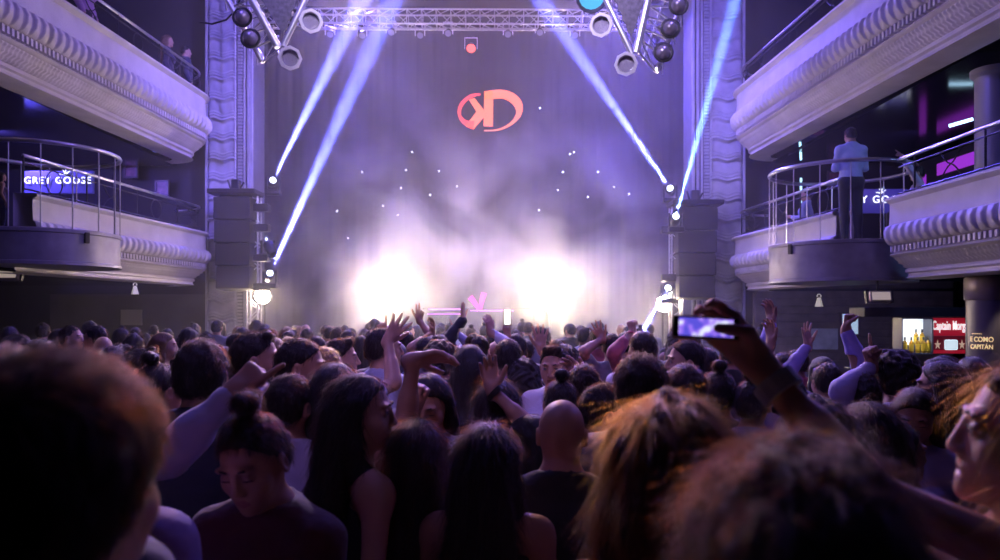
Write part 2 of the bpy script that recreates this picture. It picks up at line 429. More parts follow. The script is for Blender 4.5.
# ---- materials whose tint comes from the object's own colour
def tinted(name,rough,sheen=0.0,fac=1.0,bumpsc=None,sss=0.0,noise=None):
    m=bpy.data.materials.new(name); m.use_nodes=True; nt=m.node_tree; b=nt.nodes['Principled BSDF']
    oi=nt.nodes.new('ShaderNodeObjectInfo'); src=oi.outputs['Color']
    tc=nt.nodes.new('ShaderNodeTexCoord')
    if noise:
        n=nt.nodes.new('ShaderNodeTexNoise'); n.inputs['Scale'].default_value=noise[0]; nt.links.new(tc.outputs['Object'],n.inputs['Vector'])
        r=nt.nodes.new('ShaderNodeMapRange'); r.inputs['To Min'].default_value=1-noise[1]; r.inputs['To Max'].default_value=1+noise[1]; nt.links.new(n.outputs[0],r.inputs[0])
        v=nt.nodes.new('ShaderNodeVectorMath'); v.operation='SCALE'; nt.links.new(src,v.inputs[0]); nt.links.new(r.outputs[0],v.inputs['Scale']); src=v.outputs[0]
    nt.links.new(src,b.inputs['Base Color']); b.inputs['Roughness'].default_value=rough; b.inputs['Sheen Weight'].default_value=sheen
    if sss: b.inputs['Subsurface Weight'].default_value=sss; b.inputs['Subsurface Radius'].default_value=(1,.3,.15); b.inputs['Subsurface Scale'].default_value=.012
    if bumpsc:
        mp=nt.nodes.new('ShaderNodeMapping'); mp.inputs['Scale'].default_value=bumpsc[0]; nt.links.new(tc.outputs['Object'],mp.inputs[0])
        n=nt.nodes.new('ShaderNodeTexNoise'); n.inputs['Scale'].default_value=1; n.inputs['Detail'].default_value=3; nt.links.new(mp.outputs[0],n.inputs['Vector'])
        bp=nt.nodes.new('ShaderNodeBump'); bp.inputs['Strength'].default_value=bumpsc[1]; bp.inputs['Distance'].default_value=bumpsc[2]; nt.links.new(n.outputs[0],bp.inputs['Height']); nt.links.new(bp.outputs[0],b.inputs['Normal'])
    return m
SKIN=tinted('skin',.5,.0,noise=(12,.08)); SKINS=tinted('skin_soft',.45,.0,noise=(12,.08),sss=.6)
CLOTH=tinted('cloth',.75,.3,bumpsc=((8,8,13),.45,.03)); HAIRCAP=tinted('hair_mass',.6,.0,bumpsc=((260,260,14),.9,.004))
LIP=mat('lips',(.26,.10,.09),.4); EYEW=mat('eye_white',(.6,.6,.6),.2); EYED=mat('eye_iris',(.02,.012,.01),.1)
def hairmat(name,mel,red=.4):
    m=bpy.data.materials.new(name); m.use_nodes=True; nt=m.node_tree; nt.nodes.clear()
    o=nt.nodes.new('ShaderNodeOutputMaterial'); h=nt.nodes.new('ShaderNodeBsdfHairPrincipled'); h.parametrization='MELANIN'
    h.inputs['Melanin'].default_value=mel; h.inputs['Melanin Redness'].default_value=red; h.inputs['Roughness'].default_value=.3; h.inputs['Radial Roughness'].default_value=.5
    h.inputs['Random Color'].default_value=.2
    nt.links.new(h.outputs[0],o.inputs[0]); return m
HM={'black':hairmat('hair_black',.93),'brown':hairmat('hair_brown',.88,.7),'auburn':hairmat('hair_auburn',.62,.8),'blonde':hairmat('hair_blonde',.28,.5)}
HC={'black':(.010,.008,.008),'brown':(.012,.008,.006),'auburn':(.030,.014,.008),'blonde':(.16,.09,.045)}
ST={'n':0}
# ---- skeleton of a 1.75 m adult facing +Y
SH=.176
def hand(f,W_,fd,pn,side,pose,R=1.0,k=.012):
    """W_ wrist, fd finger direction, pn palm normal; side +1 when the thumb lies toward s=fd x pn"""
    fd=nrm(fd); pn=nrm(pn-fd*(pn@fd)); s=np.cross(fd,pn)*side
    curls={'open':(6,4,5,8),'relax':(25,30,34,38),'point':(3,85,88,88),'fist':(82,86,88,88),'horns':(4,86,88,6),'hold':(50,52,55,58),'two':(3,5,86,88),'cup':(38,40,42,45)}[pose]
    spread={'open':14,'horns':9,'two':9}.get(pose,4)
    f.cap(W_-fd*.02,W_+fd*.02,.026*R,.026*R,.02)
    lens=(.072,.080,.074,.058)
    for i in range(4):
        o=(1.5-i)
        K0=W_+fd*.012+s*o*.011*R; K1=W_+fd*(.088-.003*abs(o)-.004*(i==3))*1.0+s*o*.0205*R
        f.cap(K0,K1,.0145*R,.0125*R,.014)
        a=math.radians(spread*o); d=nrm(fd*math.cos(a)+s*math.sin(a)); c=math.radians(curls[i]); p=K1; L=lens[i]
        tot=0
        for j,fr in enumerate((.48,.30,.24)):
            tot+=c*(.95 if j==0 else 1.0)*(1.0 if curls[i]>60 else .6)
            dd=d*math.cos(tot)+pn*math.sin(tot); q=p+dd*L*fr
            f.cap(p,q,(.0098-.0008*j)*R,(.0092-.0010*j)*R,.004); p=q
    T0=W_+fd*.022+s*.022*R
    if pose in('open','horns','two','point','relax'): t1=nrm(fd*.62+s*.72+pn*.25); t2=nrm(fd*.8+s*.45+pn*.3)
    else: t1=nrm(fd*.6+s*.45+pn*.6); t2=nrm(fd*.55-s*.25+pn*.55)
    if pose in('point','horns'): t2=nrm(fd*.4-s*.5+pn*.7)
    T1=T0+t1*.042; T2=T1+t2*.032; T3=T2+t2*.024
    f.cap(W_+fd*.01+s*.012*R,T1,.017*R,.0125*R,.012); f.cap(T1,T2,.0115*R,.0105*R,.004); f.cap(T2,T3,.0105*R,.0085*R,.004)
def ik(S,T,l1,l2,pole):
    v=T-S; L=np.linalg.norm(v); 
    if L>l1+l2-.004: T=S+v/L*(l1+l2-.004); v=T-S; L=l1+l2-.004
    u=v/L; a=(l1*l1-l2*l2+L*L)/(2*L); h=math.sqrt(max(l1*l1-a*a,0)); p=pole-u*(pole@u); return S+u*a+nrm(p)*h,T
class Fig:
    def __init__(s,**k):
        s.sex='m'; s.hyaw=0; s.hpitch=0; s.hroll=0; s.arms={}; s.hair='short'; s.fine=.007; s.build=1.0; s.seat=False; s.beard=False; s.top='shirt'; s.mouth=0; s.eyes=1; s.bend=0
        s.__dict__.update(k)
        R=rot('z',s.hyaw)@rot('x',s.hpitch)@rot('y',s.hroll); s.HR=R; s.pv=V3(0,-.01,1.53)
    def H(s,*p): return s.HR@(V3(*p)-s.pv)+s.pv
    def joints(s):
        fe=s.sex=='f'; sw=(SH-.022 if fe else SH)*s.build; J={}
        for sd,n in((-1,'L'),(1,'R')):
            a=s.arms.get(n); S=V3(sd*sw,0,1.415)
            if a is None or a.get('kind')=='down': 
                E=V3(sd*(sw+.045),-.035,1.14); Wr=V3(sd*(sw+.025),.07,.92); fd=V3(0,.25,-1); pn=V3(-sd,0,0); pose='relax'; 
            elif a.get('kind')=='front':
                E=V3(sd*(sw+.05),.03,1.15); Wr=V3(sd*.05,.25,1.22); fd=nrm(Wr-E)+V3(0,0,.3); pn=V3(0,-.3,-1); pose='cup'
            else:
                T=np.array(a['T'],float); S=V3(sd*(sw-.01),0,1.415); S=S+V3(-sd*.015,0,.035) if T[2]>1.5 else S
                pole=np.array(a.get('pole',(sd*.6,-.3,-.6)),float)
                E,Wr=ik(S,T,.285*a.get('k',1),.255*a.get('k',1),pole); fd=np.array(a.get('fd',nrm(Wr-E)),float); pn=np.array(a.get('pn',(0,1,0)),float); pose=a.get('pose','open')
                if a.get('mixfd'): fd=nrm(Wr-E)+np.array(a['mixfd'],float)
            J[n]=(S,E,Wr,fd,pn,pose,sd)
        return J
    def torso(s,f,g=0.0,k=.05):
        fe=s.sex=='f'; b=s.build
        if fe:
            f.ell((0,0,.955),(.168*b+g,.118+g,.13+g),k=k); f.ell((0,.005,1.10),(.122*b+g,.088+g,.15+g),k=.07); f.ell((0,.0,1.275),(.142*b+g,.096+g,.17+g),k=k)
            for sd in(-1,1): f.ell((sd*.07,.085,1.27),(.055+g,.05+g,.055+g),k=.04)
            f.cap((-.135*b,-.005,1.405),(.135*b,-.005,1.405),.046+g,.046+g,k)
        else:
            f.ell((0,0,.96),(.165*b+g,.118*b+g,.13+g),k=k); f.ell((0,.01,1.09),(.148*b+g,.11*b+g,.17+g),k=.07); f.ell((0,.0,1.275),(.175*b+g,.118*b+g,.18+g),k=k)
            for sd in(-1,1): f.ell((sd*.075*b,.07,1.31),(.07+g,.045+g,.05+g),k=.05)
            f.cap((-.155*b,-.01,1.405),(.155*b,-.01,1.405),.056+g,.056+g,k)
        for sd in(-1,1): f.cap((sd*.03,-.03,1.50),(sd*.13,-.01,1.425),.04+g,.04+g,k)
    def legs(s,f,g=0.0,feet=True,z0=None):
        for sd in(-1,1):
            if s.seat: h=V3(sd*.095,0,.93); kn=V3(sd*.12,.40,.95); an=V3(sd*.12,.42,.53)
            else: h=V3(sd*.088,0,.92); kn=V3(sd*.10,.015,.50); an=V3(sd*.105,-.02,.09)
            f.cap(h,kn,.088+g,.056+g,.04); f.cap(kn,an,.056+g,.038+g,.03); f.ell(kn+(an-kn)*.3+V3(0,-.02,0),(.053+g,.053+g,.11+g),k=.03)
            if feet: f.cap(an+V3(0,-.02,-.04),an+V3(sd*.02,.15,-.055),.040+g,.032+g,.03)
    def head(s,f):
        H=s.H; R=s.HR; fe=s.sex=='f'; kk=.018
        f.cap((0,-.02,1.43),H(0,-.018,1.58),.052 if fe else .060,.050 if fe else .058,.04)
        f.ell(H(0,-.012,1.665),(.0745,.094,.088),R,k=.03)
        f.ell(H(0,.012,1.615),(.062 if fe else .066,.076,.075),R,k=.03)
        f.ell(H(0,.045,1.572),(.046 if fe else .052,.046,.042),R,k=.03)
        f.ell(H(0,.074,1.545),(.020 if fe else .026,.018,.017),R,k=.02)
        for sd in(-1,1):
            f.ell(H(sd*.046,.055,1.612),(.020,.020,.024),R,k=.02)          # cheekbone
            f.ell(H(sd*.030,.080,1.668),(.024,.012,.008),R,k=.012)          # brow ridge
            f.ell(H(sd*.0315,.096,1.646),(.017,.013,.0115),R,k=.012,op='-')  # socket
            f.ell(H(sd*.0315,.0755,1.6455),(.0150,.0135,.0120),R,k=.005)
            if s.eyes: f.ell(H(sd*.0315,.094,1.6440),(.0120,.012,.0050),R,k=.002,op='-')
            f.ell(H(sd*.011,.094,1.607),(.0095,.010,.008),R,k=.006)         # nostril wing
            E=R@rot('z',sd*-18)@rot('x',-8)
            f.ell(H(sd*.079,-.010,1.628),(.010,.021,.031),E,k=.008)
            f.ell(H(sd*.088,-.006,1.630),(.006,.011,.018),E,k=.004,op='-')
        f.cap(H(0,.086,1.655),H(0,.102 if fe else .107,1.612),.0075,.0095 if fe else .0115,.010)
        if s.mouth: f.ell(H(0,.094,1.5745),(.018,.016,.004+.006*s.mouth),R,k=.004,op='-')
        f.cap(H(-.018,.0845,1.5815),H(.018,.0845,1.5815),.0065,.0065,.005); f.cap(H(-.014,.0835,1.5705-.008*s.mouth),H(.014,.0835,1.5705-.008*s.mouth),.0075,.0075,.005)
    def arms_(s,f,J,g=0.0,upto=2.0,h=True,only=None):
        th=.9 if s.sex=='f' else 1.0
        for n,(S,E,Wr,fd,pn,pose,sd) in J.items():
            if only and n not in only: continue
            f.ell(S+V3(-sd*.01,0,-.005),(.058*th+g,.054*th+g,.058*th+g),k=.045)
            if upto<=1: f.cap(S,S+(E-S)*upto,(.047)*th+g,(.047-.008*upto)*th+g,.03); continue
            f.cap(S,E,.047*th+g,.038*th+g,.03)
            t=min(1,upto-1); f.cap(E,E+(Wr-E)*t,.038*th+g,(.038-.011*t)*th+g,.02)
            if t>.4: f.cap(E+(Wr-E)*.12,E+(Wr-E)*.45,.041*th+g,.034*th+g,.03)
            if h and upto>=2: hand(f,Wr,fd,pn,-sd if True else sd,pose,1.04*(.93 if s.sex=='f' else 1))
    def grid(s,J,clip=None):
        fn=s.fine; hc=s.H(0,0,1.64); zx=[(hc[0]-.105,hc[0]+.105,fn)]; zy=[(hc[1]-.12,hc[1]+.14,fn)]; zz=[(1.48,1.78,fn)]
        lo=V3(-.30,-.18,-.0); hi=V3(.30,.22,1.80)
        if s.seat: hi[1]=.7; lo[2]=.4
        for n,(S,E,Wr,fd,pn,pose,sd) in J.items():
            for p in(E,Wr,Wr+nrm(fd)*.2): lo=np.minimum(lo,p-.06); hi=np.maximum(hi,p+.06)
            a=s.arms.get(n)
            if a is not None and (a.get('kind') is None or a.get('hfine')):
                hf=min(.0055,a.get('hfine',.0055)); c=Wr+nrm(fd)*.09
                for z,i in((zx,0),(zy,1),(zz,2)): z.append((c[i]-.11,c[i]+.11,hf))
        lo[2]=max(lo[2],-.0)
        return axis(lo[0]-.02,hi[0]+.02,.016,zx),axis(lo[1]-.02,hi[1]+.02,.016,zy),axis(lo[2]-.02,hi[2]+.02,.020,zz)
    def meshes(s):
        """returns dict part -> (V,Q)"""
        J=s.joints(); s.J=J; ax=s.grid(J); out={}
        f=Field(*ax); s.torso(f); s.legs(f); s.head(f); s.arms_(f,J); out['body']=f.mesh()
        # clothes
        cax=(axis(ax[0][0],ax[0][-1],.014,[]),axis(ax[1][0],ax[1][-1],.014,[]),axis(.40,ax[2][-1],.014,[]))
        f=Field(*cax); T=s.top; g=.014
        if T in('shirt','tshirt','jacket','blouse'):
            g={'jacket':.022,'blouse':.016}.get(T,.013); s.torso(f,g); s.arms_(f,J,g,{'tshirt':.62,'shirt':s.__dict__.get('sleeve',1.9),'jacket':1.95,'blouse':1.8}[T],False)
            f.plane((0,0,s.__dict__.get('hem',.86 if T!='jacket' else .82)),(0,0,-1),.01)
            fr=.03
            f.cap((0,-.02,1.47),(0,-.018,1.56),.056+g,.052+g,.02)     # collar stand
            f.plane((0,0,1.515),(0,fr*9,1),.008,box=((-.12,-.12,1.40),(.12,.2,1.8)))
            if T=='shirt': f.cap((0,.16,1.50),(0,.115,1.36),.034,.004,.01,op='-')
            if T=='blouse': f.cap((0,.10,1.53),(0,.14,1.29),.065,.008,.01,op='-')
        elif T in('top','strap'):
            s.torso(f,.008); f.plane((0,0,.93),(0,0,-1),.01); f.plane((0,0,1.36),(0,.15,1),.008)
            for sd in(-1,1): f.cap((sd*.08,-.10,1.33),(sd*.085,-.03,1.46),.010,.010,.006); f.cap((sd*.085,-.03,1.462),(sd*.08,.09,1.34),.010,.010,.006)
        V,Q=f.mesh(); n=np.sin(V[:,0]*31+V[:,2]*23)*np.sin(V[:,2]*37-V[:,1]*29+V[:,0]*11); V=V+ (V-V3(0,0,1.2))*V3(1,1,0)*(.018*n)[:,None]; out['shirt']=(V,Q)
        f=Field(axis(-.28,.28,.016,[]),axis(-.2,.72 if s.seat else .2,.016,[]),axis(.0,1.16,.02,[])); s.legs(f,.012,False)
        f.ell((0,0,.95),(.168*s.build+(.022 if s.__dict__.get('hem') else .008),.122+(.022 if s.__dict__.get('hem') else .008),.12),k=.05); f.plane((0,0,1.05 if s.__dict__.get('hem') else 1.02),(0,0,1),.01)
        if not s.seat: f.plane((0,0,.06),(0,0,-1),.01)
        out['trousers']=f.mesh()
        # shoes
        f=Field(axis(-.2,.2,.012,[]),axis(-.15,.7,.014,[]),axis(-.02,.7,.012,[]))
        for sd in(-1,1):
            an=V3(sd*.12,.42,.53) if s.seat else V3(sd*.105,-.02,.09)
            f.cap(an+V3(0,-.03,-.035),an+V3(sd*.02,.16,-.052),.046,.038,.02); f.cap(an+V3(0,-.01,0),an+V3(0,-.01,.03),.045,.045,.02)
        f.plane((0,0,.448 if s.seat else .008),(0,0,-1),.004); out['shoes']=f.mesh()
        # hair
        h=s.hair
        if h!='bald':
            H=s.H; R=s.HR; hf=max(s.fine,.006)
            c=H(0,-.01,1.66); big={'curly':.08,'afro':.10,'long':.06,'longfront':.08,'wavy':.10,'bun':.08}.get(h,.045)
            zlo={'long':.55,'longfront':.52,'wavy':.55,'curly':.30}.get(h,.16)
            f=Field(axis(c[0]-.14-big,c[0]+.14+big,hf,[]),axis(c[1]-.16-big,c[1]+.15+big,hf,[]),axis(c[2]-zlo,c[2]+.13+big,hf,[]))
            gr={'short':.006,'crop':.003,'quiff':.006,'long':.010,'longfront':.010,'wavy':.011,'bun':.005,'curly':.027,'afro':.038,'thick':.013}[h]+(.008 if s.__dict__.get('big') else 0)
            f.ell(H(0,-.014,1.664),(.0745+gr,.094+gr,.090+gr),R,k=.02)
            f.ell(H(0,-.035,1.625),(.066+gr,.072+gr,.075+gr),R,k=.02)
            if h=='quiff': f.cap(H(-.03,.045,1.745),H(.035,.050,1.745),.022,.020,.03)
            nd=R@nrm(V3(0,.75,-.66)); p0=H(0,.070+gr*.25,1.722)
            if h not in('curly','afro') or True: f.plane(p0,nd,.012)
            zn={'crop':1.585,'short':1.578,'quiff':1.578,'thick':1.57,'bun':1.575,'afro':1.56,'curly':1.45}.get(h)
            if zn: f.plane(H(0,0,zn),R@V3(0,0,-1),.02)
            if h in('long','longfront','wavy'):
                b=.012 if h=='wavy' else 0
                f.ell(H(0,-.055,1.60),(.088+b,.062+b,.12),R,k=.04)
                f.ell((c[0]*.6,-.105,1.40),(.105+b*1.5,.050+b,.24),k=.06); f.cap((-.05,-.125,1.36),(-.04,-.125,1.20),.045+b,.03,.05); f.cap((.05,-.125,1.36),(.045,-.125,1.22),.045+b,.03,.05)
                for sd in(-1,1): f.cap(H(sd*.078,-.01,1.67),H(sd*.082,-.015,1.56),.020+b*.5,.026+b*.5,.03); f.cap(H(sd*.082,-.015,1.56),(sd*.10+c[0]*.5,-.03,1.44),.026+b,.03+b,.03)
                if h=='longfront':
                    for sd in(-1,1): f.cap((sd*.105,-.02,1.46),(sd*.10,.085,1.38),.03,.03,.03); f.cap((sd*.10,.085,1.38),(sd*.09,.12,1.18),.03,.022,.03)
            if h=='bun': f.ell(H(.0,-.045,1.785),(.036,.036,.030),R,k=.012)
            V,Q=f.mesh()
            if h in('short','quiff','crop','bun'):
                n=np.sin(V[:,0]*95+3*np.sin(V[:,1]*37))*np.sin(V[:,1]*83+2*np.sin(V[:,2]*51+V[:,0]*40)); V=V+((V-c)/np.linalg.norm(V-c,axis=1)[:,None])*(.0025*n)[:,None]
            if h in('long','longfront'):
                n=np.sin(V[:,0]*120+2*np.sin(V[:,2]*14))*.6+np.sin(V[:,0]*67-V[:,1]*40+2*np.sin(V[:,2]*9))*.6; q=V-V3(c[0],-.05,0)*1.0; q[:,2]=0; V=V+q/(np.linalg.norm(q,axis=1)[:,None]+1e-6)*(.0035*n)[:,None]
            if h in('curly','wavy','afro','thick'):
                a=.012 if h!='thick' else .004; n=np.sin(V[:,0]*70+2*np.sin(V[:,2]*40))*np.sin(V[:,2]*62+2*np.sin(V[:,1]*50))*np.cos(V[:,1]*66); V=V+((V-c)/np.linalg.norm(V-c,axis=1)[:,None])*(a*n)[:,None]
            out['hair']=(V,Q)
        if s.beard:
            H=s.H; R=s.HR; c=H(0,.05,1.57); f=Field(axis(c[0]-.1,c[0]+.1,.005,[]),axis(c[1]-.1,c[1]+.1,.005,[]),axis(c[2]-.08,c[2]+.09,.005,[]))
            f.ell(H(0,.014,1.612),(.068,.0785,.078),R,k=.02); f.ell(H(0,.045,1.571),(.0555,.0495,.0455),R,k=.02); f.ell(H(0,.074,1.545),(.029,.021,.020),R,k=.02)
            f.ell(H(0,.105,1.577),(.022,.030,.010),R,k=.006,op='-'); f.plane(H(0,.05,1.602),R@nrm(V3(0,.35,.9)),.01); out['beard']=f.mesh()
        return out
def vert_normals(V,Q):
    n=np.cross(V[Q[:,2]]-V[Q[:,0]],V[Q[:,3]]-V[Q[:,1]]); N=np.zeros_like(V)
    for k in range(4): np.add.at(N,Q[:,k],n)
    return N/(np.linalg.norm(N,axis=1)[:,None]+1e-12)
def strands(name,V,Q,n,L,rad,style,col,c,parent,seed=1,npt=6,lift=.45,frizz=.35,thick=.008):
    rg=np.random.default_rng(seed); N=vert_normals(V,Q); fi=rg.integers(0,len(Q),n); w=rg.random((n,1))
    P=V[Q[fi,0]]*(1-w)+V[Q[fi,2]]*w; Nn=N[Q[fi,0]]
    flow=np.tile(V3(0,-.35,-1.0),(n,1))
    if style in('short','quiff','crop','thick'):
        up=np.clip((P[:,2]-c[2]-.03)/.06,0,1)[:,None]; flow=flow*(1-up)+up*V3(.15,.9,.25)
    flow+=rg.normal(0,frizz,(n,3)); flow-=Nn*np.sum(flow*Nn,1)[:,None]; flow/=np.linalg.norm(flow,axis=1)[:,None]+1e-9
    ln=L*(.5+rg.random((n,1))); D=flow+Nn*(lift*rg.random((n,1))**2*2); D/=np.linalg.norm(D,axis=1)[:,None]
    pts=np.zeros((n,npt,3)); p=P+Nn*(rg.random((n,1))**1.5*thick-.001); wob=rg.normal(0,1,(n,3))*frizz*.5
    for i in range(npt):
        pts[:,i]=p; t=i/(npt-1)
        d=D+V3(0,0,-.25)*t-Nn*.25*t*lift+wob*math.sin(i*1.7)*.6; d/=np.linalg.norm(d,axis=1)[:,None]; p=p+d*ln/(npt-1)
    hc=bpy.data.hair_curves.new(name); hc.add_curves([npt]*n)
    hc.position_data.foreach_set('vector',pts.astype(np.float32).ravel())
    r=hc.attributes.new('radius','FLOAT','POINT') if 'radius' not in hc.attributes else hc.attributes['radius']
    r.data.foreach_set('value',np.tile(rad*np.linspace(1,.35,npt),n).astype(np.float32))
    hc.materials.append(HM[col]); o=bpy.data.objects.new(name,hc); COL.objects.link(o); o.parent=parent; return o
SKC={'a':(.42,.24,.17),'b':(.34,.18,.12),'c':(.50,.30,.22)}
def make_person(fig,label,loc,yaw,height,hair='black',shirt=(.5,.5,.5),trous=(.02,.02,.03),skin='a',face=False,nst=700,lst=.022,rst=.0005,group=None,frizz=.30,lift=.30,thick=.007,floor=0.0,soft=False,up=None,shirt_label=None):
    root=thing('person',label,'person',(loc[0],loc[1],floor),math.radians(yaw),group); sc=height/1.765; root.scale=(sc,sc,sc)
    M=fig.meshes(); col=lambda c:(*c,1)
    def part(n,key,m,c,par=root):
        me=np_mesh(n,*M[key],[m] if not isinstance(m,list) else m); o=bpy.data.objects.new(n,me); COL.objects.link(o); o.parent=par; o.color=col(c); return o
    b=part('body','body',[SKINS if soft else SKIN,LIP],SKC[skin])
    V,Q=M['body']; fc=V[Q].mean(1); loc_=(fc-fig.pv)@fig.HR+fig.pv   # head space
    li=((loc_[:,0]/.0215)**2+((loc_[:,2]-1.5755+.004*fig.mouth)/(.0105+.004*fig.mouth))**2<1)&(loc_[:,1]>.076); b.data.polygons.foreach_set('material_index',li.astype(np.int32))
    part('shirt' if fig.top not in('jacket',) else 'jacket','shirt',CLOTH,shirt); part('trousers','trousers',CLOTH,trous); part('shoes','shoes',CLOTH,(.02,.02,.02))
    if 'hair' in M:
        h=part('hair','hair',HAIRCAP,HC[hair]); ST['n']+=1
        if nst: 
            s=strands('hair_strands',*M['hair'],nst,lst,rst,fig.hair,hair,fig.H(0,-.01,1.66),h,ST['n'],lift=lift,frizz=frizz,thick=thick); s['kind']='stuff'
    if 'beard' in M: part('beard','beard',HAIRCAP,HC[hair])
    if face:
        Hm=fig.H; mb=MB()
        for sd in(-1,1):
            if fig.eyes:
                mb=MB(); c=Hm(sd*.0315,.0750,1.6445); mb.mi=0; mb.ell(tuple(c),(.0125,.0125,.0125),8); mb.mi=1; c2=Hm(sd*.0315,.0822,1.6440); mb.ell(tuple(c2),(.0062,.0062,.0062),6)
                mb.build('eye',[EYEW,EYED],root,smooth=True,world=False)
            mb=MB(); zz=1.650 if fig.eyes else 1.6405
            mb.tube([tuple(Hm(sd*.0185,.0865,zz-.003)),tuple(Hm(sd*.031,.0905,zz)),tuple(Hm(sd*.0455,.083,zz-.002))],[.001,.0017,.001],5); o=mb.build('eyelash',HAIRCAP,root,smooth=True,world=False); o.color=col(HC[hair])
            mb=MB(); mb.tube([tuple(Hm(sd*.016,.0925,1.6675)),tuple(Hm(sd*.031,.0915,1.6715)),tuple(Hm(sd*.047,.080,1.666))],[.0022,.0032,.0015],6)
            o=mb.build('eyebrow',HAIRCAP,root,smooth=True,world=False); o.color=col(HC[hair])
    return root
def stand(u,v,d,fl=0.0):
    """ground position and height for a head top seen at pixel (u,v) at distance d"""
    p=W(u,v,d); return (p.x,p.y),p.z-fl
def local(root,p):
    sc=root[2]/1.765; x,y=p[0]-root[0][0],p[1]-root[0][1]; a=-math.radians(root[1]); c,s=math.cos(a),math.sin(a)
    return np.array([(c*x-s*y)/sc,(s*x+c*y)/sc,(p[2]-root[3])/sc])
# ------------------------------------------------------------------ the crowd
def arm(root,u,v,d,fd=None,pn=(0,-1,0),pose='open',pole=None,k=1,**kw):
    """arm whose wrist is seen at pixel (u,v) at distance d; directions given in room axes"""
    Rz=rot('z',-root[1]); t=local(root,W(u,v,d)); a=dict(T=t,pose=pose,pn=Rz@V3(*pn),k=k,**kw)
    if fd is not None: a['fd']=Rz@V3(*fd)
    if pole is not None: a['pole']=Rz@V3(*pole)
    return a
BODIES=[]; LAST={}
def wpt(p):
    fg,root=LAST['v']; sc=root[2]/1.765; q=rot('z',root[1])@np.array(p)*sc; return Vector((root[0][0]+q[0],root[0][1]+q[1],root[3]+q[2]))
def band(n,w,t,r,m,name,parent,back=.03):
    S,E,Wr,fd,pn,pose,sd=LAST['v'][0].J[n]; a=nrm(Wr-E); A=Wr-a*(back+w/2);B=Wr-a*(back-w/2); b=MB(); b.cyl(wpt(A),wpt(B),r,20,cap=False); b.cyl(wpt(A),wpt(B),r-.003,20,cap=False); b.cyl(wpt(A),wpt(A+a*.001),r,20); b.cyl(wpt(B-a*.001),wpt(B),r,20)
    mi=parent.matrix_basis; vs=[tuple(mi.inverted()@Vector(p)) for p in b.v]; me=bpy.data.meshes.new(name); me.from_pydata(vs,[],b.f); me.materials.append(m); o=bpy.data.objects.new(name,me); COL.objects.link(o); o.parent=parent; return o
WHITE=(.60,.58,.68); LAV=(.45,.42,.60); NAVY=(.012,.014,.035); BLK=(.012,.012,.014); GREY=(.16,.16,.19)
def hero(u,v,d,label,yaw=0,fig=None,arms=None,h=None,fl=0.0,**mk):
    xy,z=stand(u,v,d); fig=dict(fig or {}); fine=.0045 if d<3.2 else .006 if d<5 else .008
    H_=(z-fl)/ (1.0); top=1.765 if fig.get('hair')!='bald' else 1.753
    if fig.get('hair') in('curly','afro'): H_-=.035
    root=(xy,yaw,H_,fl)
    A={}
    for n,a in (arms or {}).items():
        A[n]=arm(root,**a) if 'u' in a else a
    fig.setdefault('fine',fine); fg=Fig(arms=A,**fig)
    BODIES.append((xy[0],xy[1])); LAST['v']=(fg,root)
    mk['nst']=mk.get('nst',3500 if d<3.2 else 1500)*1; mk.setdefault('rst',.0005 if d<3.2 else .0008)
    return make_person(fg,label,xy,yaw,H_,floor=fl,**mk)
M_=lambda **k:dict(sex='m',**k); F_=lambda **k:dict(sex='f',**k)
# --- nearest figures
hero(56,360,.78,'man nearest the camera at left, back of his dark head filling the corner',-8,M_(hair='short',hpitch=-4,fine=.004,big=1),nst=16000,lst=.028,rst=.00035,hair='black',shirt=LAV,skin='a',soft=True,lift=.18,frizz=.3,thick=.012)
hero(4,349,1.15,'man half out of frame behind the huge dark head at far left',5,M_(hair='thick'),nst=4000,hair='brown',shirt=BLK,lift=.2,frizz=.4)
hero(668,392,1.30,'woman with long golden-brown wavy hair seen from behind near the camera',4,F_(hair='wavy',top='top'),nst=16000,lst=.08,rst=.0004,hair='auburn',shirt=(.3,.2,.2),lift=.08,frizz=.15,soft=True)
hero(792,419,.82,'woman with big dark curly hair very near the camera at right',0,F_(hair='curly',top='top'),nst=14000,lst=.06,rst=.00035,hair='black',shirt=BLK,lift=.18,frizz=.5,soft=True)
pw=hero(1022,358,1.22,'smiling long-haired woman at right edge holding up a phone',92,F_(hair='wavy',top='strap',mouth=.8,hyaw=-24,hpitch=6),arms=dict(L=dict(u=757,v=362,d=1.38,fd=(-.55,.20,.62),pn=(-.45,-.75,-.35),pose='hold',pole=(-.05,.0,-.25),k=1.05,hfine=.0042)),nst=9000,lst=.10,rst=.0004,hair='auburn',skin='c',shirt=(.10,.03,.08),soft=True,face=True,lift=.12)
HANDW=[wpt(q) for q in (LAST['v'][0].J['L'][2],LAST['v'][0].J['L'][2]+nrm(LAST['v'][0].J['L'][3])*.09,LAST['v'][0].J['L'][2]+nrm(LAST['v'][0].J['L'][3])*.09+nrm(LAST['v'][0].J['L'][4])*.03)]
band('L',.032,.003,.041,mat('watch_strap',(.45,.50,.55),.5),'watch_band',pw,.055)
